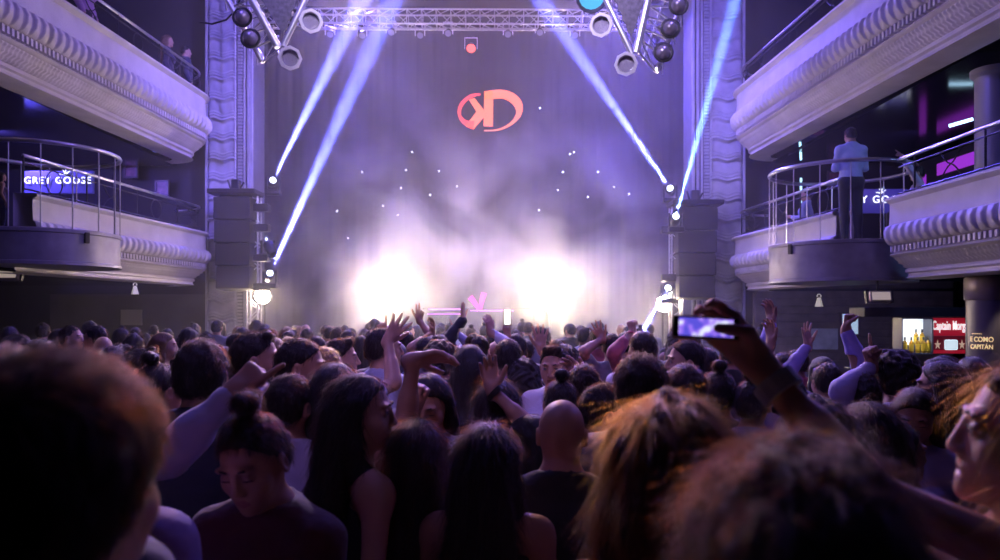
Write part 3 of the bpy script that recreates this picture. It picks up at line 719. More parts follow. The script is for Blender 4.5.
# --- second line
hero(78,374,1.55,'man in lavender shirt whose shoulder shows below the huge head ear',0,M_(hair='short'),hair='black',shirt=(.30,.20,.42),soft=True)
hero(203,340,2.75,'man with a round dark head and navy jacket behind the pointing arm',0,M_(hair='thick',top='jacket'),hair='black',shirt=NAVY,nst=4000)
hero(0,366,2.0,'man hidden behind the huge head, pointing with his lavender sleeved arm',-12,M_(hair='short',sleeve=1.85),arms=dict(R=dict(u=234,v=391,d=2.2,fd=(.62,.1,.55),pn=(.3,.9,-.3),pose='point',pole=(.1,-.2,-1))),hair='brown',shirt=LAV,skin='c')
hero(265,405,1.88,'woman in dark maroon blouse with a topknot, looking down',168,F_(hair='bun',top='blouse',hpitch=-24,eyes=0,hroll=4),arms=dict(L=dict(kind='front'),R=dict(kind='front')),hair='black',shirt=(.055,.004,.008),skin='b',face=True,nst=4000)
hero(257,331,3.45,'bearded man in pale shirt turned right beside the pointing hand',-40,M_(hair='quiff',hyaw=-38,beard=True),hair='black',shirt=WHITE,face=True,skin='a')
hero(299,337,3.3,'bearded man in white shirt in profile, behind the topknot woman',-45,M_(hair='short',hyaw=-40,beard=True,hpitch=-6),hair='black',shirt=WHITE,face=True,skin='a')
hero(291,373,2.75,'short-haired man in pale lavender shirt seen from behind, beside the topknot woman',-12,M_(hair='short',hyaw=-12),hair='black',shirt=(.40,.37,.52))
hero(362,373,2.3,'dark long-haired woman in profile singing, one bare arm raised',-62,F_(hair='longfront',top='strap',mouth=1.0,hyaw=-30),arms=dict(L=dict(u=413,v=360,d=2.6,fd=(.9,.1,.15),pn=(0,-.5,-.8),pose='relax',pole=(-.1,.2,-1))),hair='black',shirt=BLK,skin='c',face=True,nst=5000,lst=.05)
hero(337,362,2.85,'woman with long straight black hair behind the singing woman',-8,F_(hair='long',top='top'),hair='black',shirt=BLK,nst=4000,lst=.05)
hero(326,346,3.9,'man with cropped fair hair between two white shirts, arm stretched up to the stage',-25,M_(hair='crop',top='tshirt'),arms=dict(R=dict(u=388,v=340,d=4.1,fd=(.55,.1,.8),pn=(-.3,.9,.2),pose='open',pole=(.6,-.2,-1))),hair='blonde',shirt=WHITE,skin='c')
hero(341,338,4.55,'clean-shaven man in three-quarter view left of the raised bare arms',-40,M_(hair='quiff',hyaw=-40),hair='brown',shirt=WHITE,face=True,skin='c')
hero(384,327,4.5,'man in a light blue shirt looking right below the glaring blinder',-30,M_(hair='short',hyaw=-35),hair='black',shirt=(.42,.45,.66),face=True)
hero(431,370,2.95,'woman in a grey denim jacket looking down, facing the camera',172,F_(hair='longfront',top='shirt',hpitch=-22,eyes=0),arms=dict(L=dict(kind='front'),R=dict(u=414,v=408,d=2.75,fd=(.3,-.1,1),pn=(0,-1,0),pose='fist')),hair='brown',shirt=(.32,.32,.42),skin='c',face=True,nst=4000)
hero(417,418,2.3,'woman with long dark brown hair and bare shoulders seen from behind',4,F_(hair='long',top='top'),hair='brown',shirt=(.20,.15,.11),nst=6000,lst=.06,skin='a')
hero(487,421,2.15,'woman with long black hair just left of the bald man',-8,F_(hair='long',top='top',build=1.08),hair='black',shirt=BLK,nst=6000,lst=.06,skin='b')
hero(562,396,2.35,'bald man in a black shirt seen from behind',-10,M_(hair='bald',build=1.14),hair='black',shirt=BLK,skin='a')
hero(528,414,2.85,'short woman in profile by the bald man, watch on her raised arm',40,F_(hair='long',top='top',hyaw=45),arms=dict(L=dict(u=492,v=390,d=2.9,fd=(-.15,.1,1),pn=(0,-1,0),pose='relax',pole=(.7,-.3,-1))),hair='black',shirt=BLK,skin='c',face=True)
band('L',.024,.003,.036,mat('dark_strap',(.02,.02,.02),.4),'watch_band',bpy.data.objects[[o.name for o in bpy.data.objects if o.get('label','').startswith('short woman in profile by')][0]],.02)
hero(598,381,2.85,'dark-haired man in white shirt, profile with lowered eyes, behind the bald man',-50,M_(hair='short',hyaw=-32,hpitch=-16,eyes=0),hair='black',shirt=WHITE,face=True,skin='a',nst=3000)
hero(640,354,2.6,'man with thick round dark hair in front of the golden-haired woman',0,M_(hair='thick'),hair='black',shirt=GREY,nst=4500)
hero(684,363,3.05,'man with short dark hair just below the phone',6,M_(hair='short'),hair='black',shirt=BLK,nst=3500)
hero(718,369,3.5,'person with dark hair right below the raised phone arm',-5,F_(hair='bun',top='tshirt'),hair='black',shirt=BLK)
hero(685,339,4.1,'man in profile facing left directly under the phone',70,M_(hair='short',hyaw=20),hair='black',shirt=GREY,face=True,skin='a')
hero(555,344,4.2,'man turned toward the camera with a hand near his chin',140,M_(hair='quiff',hyaw=20,hpitch=-8),arms=dict(L=dict(u=583,v=378,d=3.95,fd=(-.6,0,.6),pn=(0,-.6,-.4),pose='relax')),hair='black',shirt=WHITE,face=True,skin='c')
hero(524,357,4.6,'person with wavy brown hair reaching a wide open hand up',0,F_(hair='wavy',top='tshirt'),arms=dict(R=dict(u=541,v=349,d=4.7,fd=(-.02,0,1),pn=(0,-1,0),pose='open',pole=(.4,0,-1))),hair='brown',shirt=BLK,skin='c')
hero(497,377,3.05,'woman with long dark hair behind the black-haired woman and the watch arm',10,F_(hair='long',top='top'),hair='black',shirt=BLK,nst=4000,lst=.05)
hero(508,338,4.7,'man in a dusty pink shirt below the raised phone light',0,M_(hair='short'),hair='black',shirt=(.40,.20,.30))
hero(583,363,3.6,'dark-haired person directly behind the profile man in white',0,M_(hair='short'),hair='brown',shirt=GREY)
hero(560,378,3.4,'person with glossy dark hair just above the bald head',8,F_(hair='bun',top='top'),hair='black',shirt=BLK)
hero(470,344,3.9,'woman with long dark hair in front of the white-sleeved raised arm',5,F_(hair='long',top='top'),hair='black',shirt=BLK)
hero(441,338,4.9,'person with curly light-rimmed hair behind the jacket woman',-20,M_(hair='afro'),hair='brown',shirt=GREY)
# --- raised hands among the far crowd: head pixel, distance, wrist pixel, hand, label
RA=[(407,331,7.6,dict(u=419,v=320,fd=(.12,0,1),pose='two',pn=(0,-1,0)),M_(hair='short',top='tshirt'),(.35,.2,.25),'man raising two fingers against the left central glare'),
(440,334,6.8,dict(u=432,v=333,fd=(.05,0,1),pose='cup',pn=(-.7,-.6,0)),F_(hair='long',top='top'),BLK,'woman with a cupped hand up under the left central glare'),
(474,333,7.0,dict(u=463,v=320,fd=(-.05,0,1),pose='open',pn=(1,-.2,0)),M_(hair='short',top='jacket'),BLK,'man raising a dark-sleeved arm left of the pink glowing bars'),
(446,337,7.2,dict(u=457,v=334,fd=(-.15,0,1),pose='horns',pn=(0,-1,0)),M_(hair='short'),LAV,'man making a horns sign in a lavender sleeve'),
(480,335,6.4,dict(u=490,v=332,fd=(-.1,0,1),pose='relax',pn=(-.6,.6,0)),M_(hair='short'),WHITE,'man raising a white-sleeved arm below the pink glowing bars'),
(516,333,7.0,dict(u=508,v=337,fd=(-.2,0,1),pose='hold',pn=(.5,.8,0)),F_(hair='long',top='tshirt'),GREY,'woman holding a bright phone up in the far crowd'),
(612,333,6.4,dict(u=602,v=339,fd=(-.45,0,.9),pose='open',pn=(0,-1,0)),M_(hair='short',top='tshirt'),GREY,'man waving a spread hand right of the right central glare'),
(641,339,5.8,dict(u=633,v=333,fd=(-.2,0,1),pose='fist',pn=(.6,.4,0)),M_(hair='short'),(.40,.08,.10),'man in red sleeve raising a bent fist below the blue beam'),
(381,337,6.2,dict(u=383,v=335,fd=(-.1,0,1),pose='point',pn=(0,1,0)),M_(hair='short'),GREY,'man pointing one finger up behind the stretched bare arm'),
(783,352,4.9,dict(u=772,v=318,fd=(-.12,0,1),pose='relax',pn=(-.8,-.4,0)),M_(hair='short'),(.36,.30,.75),'man raising a violet sleeve and flat hand beside the right balcony'),
(788,374,4.2,dict(u=771,v=343,fd=(-.03,0,1),pose='relax',pn=(-.8,-.4,0)),F_(hair='long',top='tshirt'),(.2,.15,.3),'woman raising a bare forearm with a bracelet beside the violet sleeve'),
(822,356,4.9,dict(u=808,v=346,fd=(-.12,0,1),pose='open',pn=(.5,-.8,0)),F_(hair='longfront',top='shirt'),(.30,.25,.55),'woman in a pale blouse with fingers spread, between raised arms at right'),
(826,362,4.3,dict(u=846,v=330,fd=(.15,0,1),pose='fist',pn=(.7,-.6,0)),M_(hair='short'),(.36,.30,.75),'man with a raised fist and violet sleeve under the lit poster'),
(893,347,3.7,dict(u=872,v=366,fd=(-.25,0,1),pose='point',pn=(.5,-.8,0)),F_(hair='afro',top='shirt'),(.40,.36,.60),'woman with full dark hair and raised finger left of the bar bottles')]
for (u,v,d,a,fg,sh,lab) in RA:
    HW=None
    a=dict(a); sd='R' if a['u']>u else 'L'; a['d']=d-.05; a.setdefault('pole',((.6 if sd=='R' else -.6),-.2,-1))
    hero(u,v,d,lab,random.uniform(-8,8),fg,{sd:a},hair='brown' if fg.get('top')=='tshirt' else 'black',shirt=sh,skin=random.choice('abc'),nst=1200)
    if 'bright phone' in lab: J=LAST['v'][0].J[sd]; PH2=wpt(J[2]+nrm(J[3])*.12+nrm(J[4])*.03)
# --- the bar side, violet lit
hero(815,396,1.95,'dark-haired person behind the curly hair, lower right',0,F_(hair='wavy',top='top'),hair='brown',shirt=BLK,nst=5000,lst=.05)
hero(866,400,2.15,'person with dark smooth hair behind the outstretched arm',8,F_(hair='long',top='top'),hair='black',shirt=BLK,nst=4000,lst=.05)
hero(897,421,2.6,'woman in profile facing right above the outstretched arm',-50,F_(hair='long',top='top',hyaw=-40),hair='black',shirt=BLK,face=True,skin='a')
hero(937,357,4.4,'woman with dark hair right below the yellow bottles',40,F_(hair='long',top='top',hyaw=20),hair='black',shirt=(.1,.08,.2),skin='a')
hero(941,360,3.3,'long-haired woman under the red bar sign',20,F_(hair='long',top='strap',hyaw=30),hair='black',shirt=(.05,.04,.2),skin='a',face=True)
hero(972,356,3.7,'woman with dark hair at the foot of the bar column',-20,F_(hair='longfront',top='top'),hair='black',shirt=(.03,.03,.12))
hero(915,385,3.0,'pale-shirted woman looking down right of the profile woman',150,F_(hair='long',top='tshirt',hpitch=-20,eyes=0),hair='brown',shirt=(.25,.22,.42),face=True,skin='a')
hero(862,372,3.6,'person with short dark hair left of the woman raising a finger',0,M_(hair='short'),hair='black',shirt=NAVY)
hero(753,378,3.4,'person with tied dark hair framed by the phone arm',-30,F_(hair='bun',top='tshirt'),hair='black',shirt=(.20,.22,.35),skin='a')
# --- left group in front of the dark wall
hero(143,347,3.9,'man with violet-lit face and red ear at left, under the square wall panel',-60,M_(hair='quiff',hyaw=-20),hair='black',shirt=BLK,face=True,skin='c')
hero(160,362,3.2,'person with smooth dark hair left of the navy jacket man',-30,F_(hair='bun',top='top'),hair='black',shirt=BLK)
hero(42,340,4.4,'man with a dark round head in left crowd, above the huge head',0,M_(hair='thick'),hair='black',shirt=BLK)
hero(15,334,5.2,'person at the left frame edge with violet light on the face',100,M_(hair='short'),hair='black',shirt=(.2,.15,.35),face=True,skin='a')
hero(72,325,7.4,'man in profile facing right, left crowd before the dark wall',-85,M_(hair='crop'),hair='brown',shirt=GREY,face=True,skin='c')
hero(95,325,7.0,'dark-haired man facing left in profile, left crowd before the dark wall',85,M_(hair='short'),hair='black',shirt=GREY,face=True,skin='c')
hero(165,332,6.4,'blonde woman facing right in the left crowd',-70,F_(hair='long',top='top'),hair='blonde',shirt=GREY,face=True,skin='c')
# --- people in the galleries
pf=hero(851,127,10.9,'man in a pale blue shirt on the railed platform, his back turned',0,M_(hair='short',hpitch=-10,fine=.006,hem=.99),arms=dict(L=dict(kind='front'),R=dict(kind='front')),hair='black',shirt=(.50,.56,.80),trous=(.015,.015,.03),fl=2.9)
hero(806,188,13.0,'person in a pale shirt sitting behind the rail beside the platform man',60,M_(hair='short',seat=True),arms=dict(L=dict(kind='front')),hair='black',shirt=(.35,.38,.6),fl=2.46)
hero(917,166,10.3,'person in a white shirt pointing left behind the right rail',70,M_(hair='short',seat=True),arms=dict(L=dict(u=899,v=151,d=10.1,fd=(-.8,0,.6),pn=(0,0,-1),pose='point')),hair='black',shirt=(.55,.5,.6),fl=2.46,skin='c')
hero(168,35,15.2,'blonde woman in dark clothes leaning on the upper left balcony rail',-70,F_(hair='long',top='shirt'),hair='blonde',shirt=(.04,.03,.07),fl=5.78,face=True,skin='c')
hero(186,46,15.5,'man beside the pillar at the end of the upper left balcony',-60,M_(hair='short'),hair='black',shirt=(.03,.03,.08),fl=5.72,skin='c')
hero(86,-36,12.2,'person in a pinkish top on the upper left balcony, head out of frame',-90,F_(hair='long',top='shirt'),hair='black',shirt=(.40,.22,.38),fl=5.78)
hero(2,172,10.6,'dark-haired person at far left on the lower balcony',-50,F_(hair='long',top='top'),hair='black',shirt=(.08,.04,.12),fl=2.99,skin='a')
for o in [o for o in bpy.data.objects if o.get('category')=='person' and o.location.z>1.5]: o['group']='people in the galleries'
# ------------------------------------------------------------------ rest of the crowd: templates and copies
random.seed(11)
TPL=[]
specs=[(M_(hair='short'),'black','short dark hair'),(M_(hair='short',hyaw=25),'brown','short brown hair'),(M_(hair='quiff',hyaw=-30),'black','short dark hair'),(M_(hair='thick'),'brown','thick brown hair'),(M_(hair='crop'),'black','cropped hair'),
(F_(hair='long',top='top'),'black','long dark hair'),(F_(hair='long',top='tshirt',hyaw=20),'brown','long brown hair'),(F_(hair='wavy',top='top'),'brown','wavy brown hair'),(F_(hair='long',top='top',hyaw=-25),'blonde','long fair hair'),(F_(hair='bun',top='tshirt'),'black','tied-up dark hair'),
(F_(hair='longfront',top='shirt'),'black','long dark hair'),(M_(hair='short',hyaw=-55),'black','short dark hair'),(M_(hair='thick',hyaw=12),'black','thick dark hair'),(M_(hair='bald'),'black','a shaved head')]
cols=[(WHITE,'white'),(LAV,'lavender'),(GREY,'grey'),(BLK,'black'),(BLK,'black'),(NAVY,'navy'),((.30,.05,.07),'red'),((.32,.34,.5),'light blue'),((.10,.10,.13),'dark grey'),((.25,.12,.18),'plum')]
def spot(x,d):
    u=U0+x/d*F
    for a,b,t in ((-200,60,'at the far left'),(60,205,'before the dark wall at left'),(205,256,'below the left pillar'),(256,330,'below the left moving heads'),(330,450,'below the left central glare'),(450,500,'below the pink glowing bars'),(500,600,'below the right central glare'),(600,690,'below the right speaker'),(690,745,'below the right pillar'),(745,830,'below the right balcony end'),(830,905,'below the platform man'),(905,1300,'beside the bar')):
        if a<=u<b: return t,u
k=0; pts=[]
d=3.75; row=0
while d<14.3:
    lim=.70*d+.3; sx=.60 if d<8 else .66
    x=-lim+random.random()*sx
    while x<lim:
        xx=x+random.uniform(-.13,.13); dd=d+random.uniform(-.16,.16); x+=sx
        if xx<-8.5 or xx>7.6: continue
        if dd>11.5 and (xx<-6.8 or xx>5.6): continue
        if xx>5.0 and dd>7.0: continue
        if U0+xx/dd*F>765 and dd>6.6: continue
        if any((xx-a)**2+(dd-b)**2<.46**2 for a,b in BODIES) : continue
        BODIES.append((xx,dd)); pts.append((xx,dd))
    d+=.58 if d<8 else .70
used={}
SKIP=set([0, 1, 2, 5, 6, 7, 10, 17, 19, 20, 27, 28, 29, 30, 36, 37, 43, 48, 49, 53, 54, 56, 59, 63, 65, 66, 69, 73, 74, 76, 77, 79, 83, 87, 88, 93, 94, 95, 97, 101, 102, 104, 108, 109, 110, 111, 112, 113, 115, 120, 121, 125, 127, 130, 135, 136, 138, 140, 142, 143, 145, 147, 159, 160, 164, 169, 170, 173, 174, 175, 176, 177, 178, 181, 185, 187, 188, 193, 194])
for i,(x,d) in enumerate(pts):
    t=random.randrange(len(specs)-1) if random.random()>.02 else len(specs)-1
    fg,hc,hd=specs[t]; ht=random.gauss(1.71 if fg['sex']=='m' else 1.665,.045); ht=min(ht,1.80)
    if U0+x/d*F>770: ht=min(ht,1.905-.046*d-random.random()*.06)
    c,cn=random.choice(cols); where,u=spot(x,d); yaw=random.uniform(-22,22)
    depth='front crowd' if d<6.5 else 'mid crowd' if d<10 else 'far crowd'
    wear={'top':'sleeveless ','tshirt':'','shirt':'','jacket':''}[fg.get('top','shirt')]
    lab=f"person, {hd}, {wear}{cn} top, {depth} {where}"
    if i in SKIP: continue
    if t not in used:
        used[t]=make_person(Fig(fine=.008,**fg),lab,(x,d),yaw,ht,hair=hc,shirt=c,skin='abc'[t%3],nst=900,lst=.024 if 'long' not in hd else .05,rst=.0010,thick=.010,lift=.35); o=used[t]
    else:
        o=copy_tree(used[t]); o.location=(x,d,0); o.rotation_euler=(0,0,math.radians(yaw)); s_=ht/1.765; o.scale=(s_*random.uniform(.96,1.04),s_,s_); o['label']=lab
        for ch in o.children:
            if ch.name.startswith('shirt'): ch.color=(*c,1)
            if ch.name.startswith('body'): ch.color=(*SKC[random.choice('abc')],1)
    o['group']=f"{depth} {where}"
# ------------------------------------------------------------------ line-array speakers
def array(u0,u1,v0,v1,d,side,label):
    a=W(u0,v0,d); c=W(u1,v1,d); cx=(a.x+c.x)/2; w=c.x-a.x; root=thing('speaker_array',label,'speaker',(cx,d,c.z),0,'hanging speaker arrays')
    n=4; zt=a.z-.16; hh=(zt-c.z)/n
    for i in range(n):
        b=MB(); z=zt-hh*(i+.5); t=.02*i; yy=d+.25+t*.8; ww=w*(1-.03*i)
        M=Matrix.Translation((cx,yy,z))@Matrix.Rotation(math.radians(-1.5*i),4,'X'); b.box((0,0,0),(ww,.5,hh-.02),M,bev=.012); cab=b.build('cabinet',spk,root)
        b=MB(); b.box((0,-.255,0),(ww-.06,.012,hh-.07),M); 
        for k in (-1,1): b.box((k*(ww/2-.02),-.252,0),(.012,.02,hh-.05),M)
        b.build('grille',mat('speaker_grille',(.03,.03,.032),.5,.6,bump=((400,400,400),.6,.002)),cab)
    b=MB(); b.box((cx,d+.25,a.z-.06),(w*1.28,.62,.09),bev=.01); b.box((cx,d+.25,a.z-.14),(w*.9,.05,.05)); b.build('bumper_frame',blackmetal,root)
    b=MB(); b.box((cx,d+.25,a.z+.10),(.16,.14,.22),bev=.02); b.cyl((cx-.1,d+.25,a.z),(cx-.16,d+.25,a.z+.2),.02,6); b.cyl((cx+.06,d+.25,a.z),(cx+.16,d+.25,a.z+.16),.02,6); b.cyl((cx+.02,d+.25,a.z+.2),(cx+.02,d+.25,9.6),.012,6); b.build('hoist',blackmetal,root)
array(213,250,188,290,14.75,1,'black line array speaker hanging before the left pillar')
array(678,718,199,299,14.75,-1,'black line array speaker hanging before the right pillar')
def tower(u,v0,v1,d,label,boxes,sgn):
    a=W(u,v0,d); c=W(u,v1,d); root=thing('light_tower',label,'truss',(a.x,d,0)); b=MB(); s=.11
    for i in(-1,1):
        for j in(-1,1): b.cyl((a.x+i*s,d+j*s,0),(a.x+i*s,d+j*s,a.z),.018,8)
    z=.2
    k=0
    while z<a.z-.2:
        for j in(-1,1): b.cyl((a.x-s*(1 if k%2 else -1),d+j*s,z),(a.x+s*(1 if k%2 else -1),d+j*s,z+.22),.009,5)
        z+=.22; k+=1
    b.build('lattice',alu,root)
    for v in boxes:
        p=W(u+sgn*8,v,d-.15); b=MB(); b.box(p,(.30,.22,.15),bev=.02); b.build('bracket_box',blackmetal,root)
tower(254,196,300,15.2,'slim lattice light tower right of the left speaker',(208,228,258,287),1)
tower(676,205,305,15.2,'slim lattice light tower left of the right speaker',(230,278),-1)
# ------------------------------------------------------------------ trusses
def lattice(b,A,B,offs,n,r=.022,rl=.009):
    A=Vector(A);B=Vector(B); offs=[Vector(o) for o in offs]
    for o in offs: b.cyl(A+o,B+o,r,8)
    for i in range(n):
        p=A.lerp(B,i/n); q=A.lerp(B,(i+1)/n)
        for k in range(len(offs)):
            o1=offs[k];o2=offs[(k+1)%len(offs)]; b.cyl(p+o1,q+o2,rl,5); b.cyl(q+o1,q+o2,rl,5)
root=thing('rear_truss','long horizontal aluminium truss above the back of the stage','truss',(-.6,16.6,8.4))
b=MB(); A=W(262,18,16.6);B=W(640,20,16.6); lattice(b,A,B,[(0,-.15,-.16),(0,.2,-.16),(0,.2,.16),(0,-.15,.16)],26); b.build('lattice',alu,root)
b=MB(); b.cyl(W(275,28,16.9),W(630,29,16.9),.02,6); b.build('lamp_bar',alu,root)
def hanging(u,v,d,label,r=.09,em=None,grp='small lamps under the rear truss'):
    p=W(u,v,d); t=thing('hanging_lamp',label,'stage light',p,0,grp)
    M=Matrix.Translation(p)@Matrix.Rotation(math.radians(-50),4,'X')
    b=MB(); b.lathe([(0,.2),(r*.6,.2),(r*.8,.1),(r,0),(r*.93,0),(r*.8,.04),(0,.04)],(0,0,0),16,M=M); b.build('can',blackmetal,t,smooth=True)
    b=MB(); b.box((p.x-r-.015,p.y,p.z+.13),(.015,.03,.26)); b.box((p.x+r+.015,p.y,p.z+.13),(.015,.03,.26)); b.box((p.x,p.y,p.z+.26),(2*r+.045,.03,.015)); b.build('yoke',alu,t)
    b=MB(); b.lathe([(0,.035),(r*.8,.035)],(0,0,0),16,M=M); b.build('lens',em or mat('lamp_glass',(.3,.3,.4),.1,spec=.8),t)
for i,(u,v) in enumerate([(330,35),(362,36),(391,33),(420,36),(448,34),(508,35),(540,33),(575,36)]): hanging(u,v,16.6,'small black lamp hanging in the row under the rear truss')
hanging(471,49,17.5,'small lamp with a red glowing face above the orange logo',.13,mat('red_lens',(.5,.05,.05),.3,emit=(1,.12,.10),estr=2.2),None)
hanging(592,-3,12.0,'lamp with a teal glowing face at the top beside the right hanging truss',.26,mat('teal_lens',(.05,.4,.4),.3,emit=(.1,.6,.75),estr=.6),None)
def par(u,v,d,fx,fy,label,grp,r=.125):
    p=W(u,v,d); t=thing('par_can_lamp',label,'stage light',p,0,grp); dr=Vector((fx,-1,fy)).normalized(); M=Matrix.Translation(p)@dr.to_track_quat('Z','Y').to_matrix().to_4x4()
    b=MB(); b.lathe([(0,-.30),(r*.55,-.30),(r*.8,-.22),(r*.85,0),(r*.78,0),(r*.7,-.05),(0,-.05)],(0,0,0),20,M=M); smooth_angle(b.build('can',alu,t))
    b=MB(); b.lathe([(r*.84,-.02),(r*1.12,-.02),(r*1.12,.012),(r*.84,.012),(r*.84,-.02)],(0,0,0),8,M=M); b.build('frame_ring',mat('bright_rim',(.85,.82,.86),.35,.5),t)
    b=MB(); b.lathe([(0,-.04),(r*.8,-.04)],(0,0,0),20,M=M); 
    b.build('lens',mat('par_glass',(.25,.22,.35),.15,spec=1.0,bump=((60,60,60),1,.01)),t)
def vtruss(sg,P,label):
    d=8.8; root=thing('hanging_truss',label,'truss',W(P['c'][0],P['c'][1],d))
    ext=lambda a,b,t: (b[0]+(a[0]-b[0])*t, b[1]+(a[1]-b[1])*t)
    b=MB()
    for (a,c,r,dd) in P['tubes']: 
        e=ext(a,c,2.2); b.cyl(W(*e,dd),W(*c,dd),r,12)
    smooth_angle(b.build('main_tube',alu,root))
    b=MB(); a,c=P['ladder']; A1=W(*ext(a[0],a[1],2.0),d+.1);B1=W(*a[1],d+.1);A2=W(*ext(c[0],c[1],2.0),d+.35);B2=W(*c[1],d+.35)
    b.cyl(A2,B2,.035,10)
    n=9
    for i in range(n+1):
        p=A1.lerp(B1,i/n);q=A2.lerp(B2,i/n); b.cyl(p,q,.011,6)
        if i<n: b.cyl(A1.lerp(B1,i/n),A2.lerp(B2,(i+1)/n),.010,6); b.cyl(q,A2.lerp(B2,(i+1)/n)+Vector((sg*.1,.1,.0)),.008,5)
    A3=A1.lerp(A2,.5)+Vector((0,.25,0));B3=B1.lerp(B2,.5)+Vector((0,.25,.1)); b.cyl(A3,B3,.014,6)
    b.build('lattice',alu,root)
    # dark panel with a saw-tooth edge stretched between the tubes
    L=P['panel']; pl=[]
    (x0,y0),(x1,y1),(x2,y2)=L
    for i in range(11):
        t=i/10; pl.append(W(x0+(x1-x0)*t+(2.0 if i%2 else 0)*sg,y0+(y1-y0)*t,d+.05))
    pl.append(W(x2,y2,d+.05))
    b=MB(); n=len(pl); b.add(pl+[p+Vector((0,.02,0)) for p in pl],[tuple(range(n)),tuple(range(n,2*n))[::-1]]+[(i,(i+1)%n,n+(i+1)%n,n+i) for i in range(n)]); b.build('panel',mat('truss_panel',(.10,.09,.11),.8,var=(20,.4)),root)
vtruss(-1,dict(c=(280,46),tubes=[((252,0),(278,47),.045,8.8),((305,0),(283,46),.036,8.8)],ladder=(((262,0),(283,46)),((228,0),(263,62))),panel=((302,-12),(284,36),(254,-12))),'triangular aluminium truss hanging top left with panel and lamps')
vtruss(1,dict(c=(634,54),tubes=[((648,0),(636,53),.045,8.8),((606,0),(632,54),.036,8.8)],ladder=(((650,0),(637,50)),((684,0),(656,72))),panel=((609,-12),(631,40),(648,-12))),'triangular aluminium truss hanging top right with panel and lamps')
for u,v,fx,fy,l in [(311,21,.35,-.25,'lamp with a pale octagonal rim, upper one on the left hanging truss'),(290,58,.3,-.25,'lamp with a pale octagonal rim, lower one on the left hanging truss'),(601,25,-.3,-.25,'lamp with a pale octagonal rim, upper one on the right hanging truss'),(626,64,-.3,-.25,'lamp with a pale octagonal rim, lower one on the right hanging truss')]: par(u,v,8.75,fx,fy,l,'lamps with octagonal rims')
for u,v,l in [(243,18,'dark round lamp, upper on the left hanging truss chord'),(251,39,'dark round lamp, lower on the left hanging truss chord'),(678,6,'dark round lamp, topmost on the right hanging truss chord'),(670,29,'dark round lamp, middle on the right hanging truss chord'),(663,53,'dark round lamp, lowest on the right hanging truss chord')]:
    p=W(u,v,9.0); t=thing('globe_lamp',l,'stage light',p,0,'dark globe lamps on the hanging trusses'); b=MB(); b.ell(p,(.10,.10,.10),12); b.build('glass',mat('lamp_globe',(.35,.30,.40),.12,.7),t,smooth=True); b=MB(); b.tube([p+Vector((.105*math.cos(q),-.02,.105*math.sin(q))) for q in np.linspace(0,2*math.pi,25)[:-1]],.018,6,closed=True); b.build('rim',blackmetal,t,smooth=True)
# ------------------------------------------------------------------ logo on the back drape
def logo():
    d=20.3; col=mat('logo_orange',(.8,.2,.1),.5,emit=(1,.24,.08),estr=1.35); col2=mat('logo_red',(.8,.1,.1),.5,emit=(1,.09,.06),estr=1.2)
    C=lambda x,y:W(400+x/5,60+y/5,d); root=thing('wall_emblem','glowing orange oval emblem with mirrored letters K and D on the backdrop','sign',C(450,250))
    def poly(b,pts):
        p=[C(*q) for q in pts]; n=len(p); b.add(p+[q+Vector((0,.06,0)) for q in p],[tuple(range(n)),tuple(range(n,2*n))[::-1]]+[(i,(i+1)%n,n+(i+1)%n,n+i) for i in range(n)])
    def strip_(b,o,i):
        for k in range(len(o)-1): poly(b,[o[k],o[k+1],i[k+1],i[k]])
    def dense(p,m=4):
        out=[]; n=len(p)
        for k in range(n-1):
            p0=p[max(k-1,0)];p1=p[k];p2=p[k+1];p3=p[min(k+2,n-1)]
            for j in range(m):
                t=j/m; out.append(tuple(.5*((2*p1[e])+(-p0[e]+p2[e])*t+(2*p0[e]-5*p1[e]+4*p2[e]-p3[e])*t*t+(-p0[e]+3*p1[e]-3*p2[e]+p3[e])*t**3) for e in (0,1)))
        out.append(p[-1]); return out
    o=[(422,158),(470,150),(520,150),(565,165),(600,195),(614,235),(605,275),(575,310),(530,338),(480,352),(420,353)]
    i=[(422,195),(466,192),(510,190),(542,202),(566,222),(580,248),(578,275),(556,308),(515,336),(470,348),(420,350)]
    b=MB(); strip_(b,dense(o),dense(i)); poly(b,[(422,156),(466,156),(464,330),(418,328)]); b.build('letter_d',col,root)
    b=MB(); poly(b,[(345,197),(372,190),(421,252),(419,288),(384,258)]); poly(b,[(384,256),(419,284),(366,345),(328,330)]); b.build('letter_k',col,root)
    b=MB(); strip_(b,dense([(402,166),(360,170),(325,190),(298,220),(288,255),(293,285),(310,312),(335,332),(366,345)]),dense([(402,174),(368,182),(335,202),(312,230),(304,255),(306,278),(320,294),(340,304),(372,304)])); b.build('ring',col2,root)
logo()
sm=mat('star_bulb',(1,1,1),.5,emit=(.85,.9,1),estr=7)
for (u,v) in [(401,188),(383,206),(348,238),(362,172),(406,170),(439,171),(398,215),(457,186),(430,195),(337,211),(563,172),(598,172),(558,190),(629,194),(614,187),(539,210),(588,197),(412,152),(570,154),(574,152),(540,108)]:
    p=W(u,v,20.555); b=MB(); b.ell((p.x,p.y,p.z),(.022,.022,.022),6); o=b.build('star_light',sm,None,smooth=True); tag(o,'tiny white star light twinkling on the back drape','light','star lights on the back drape')
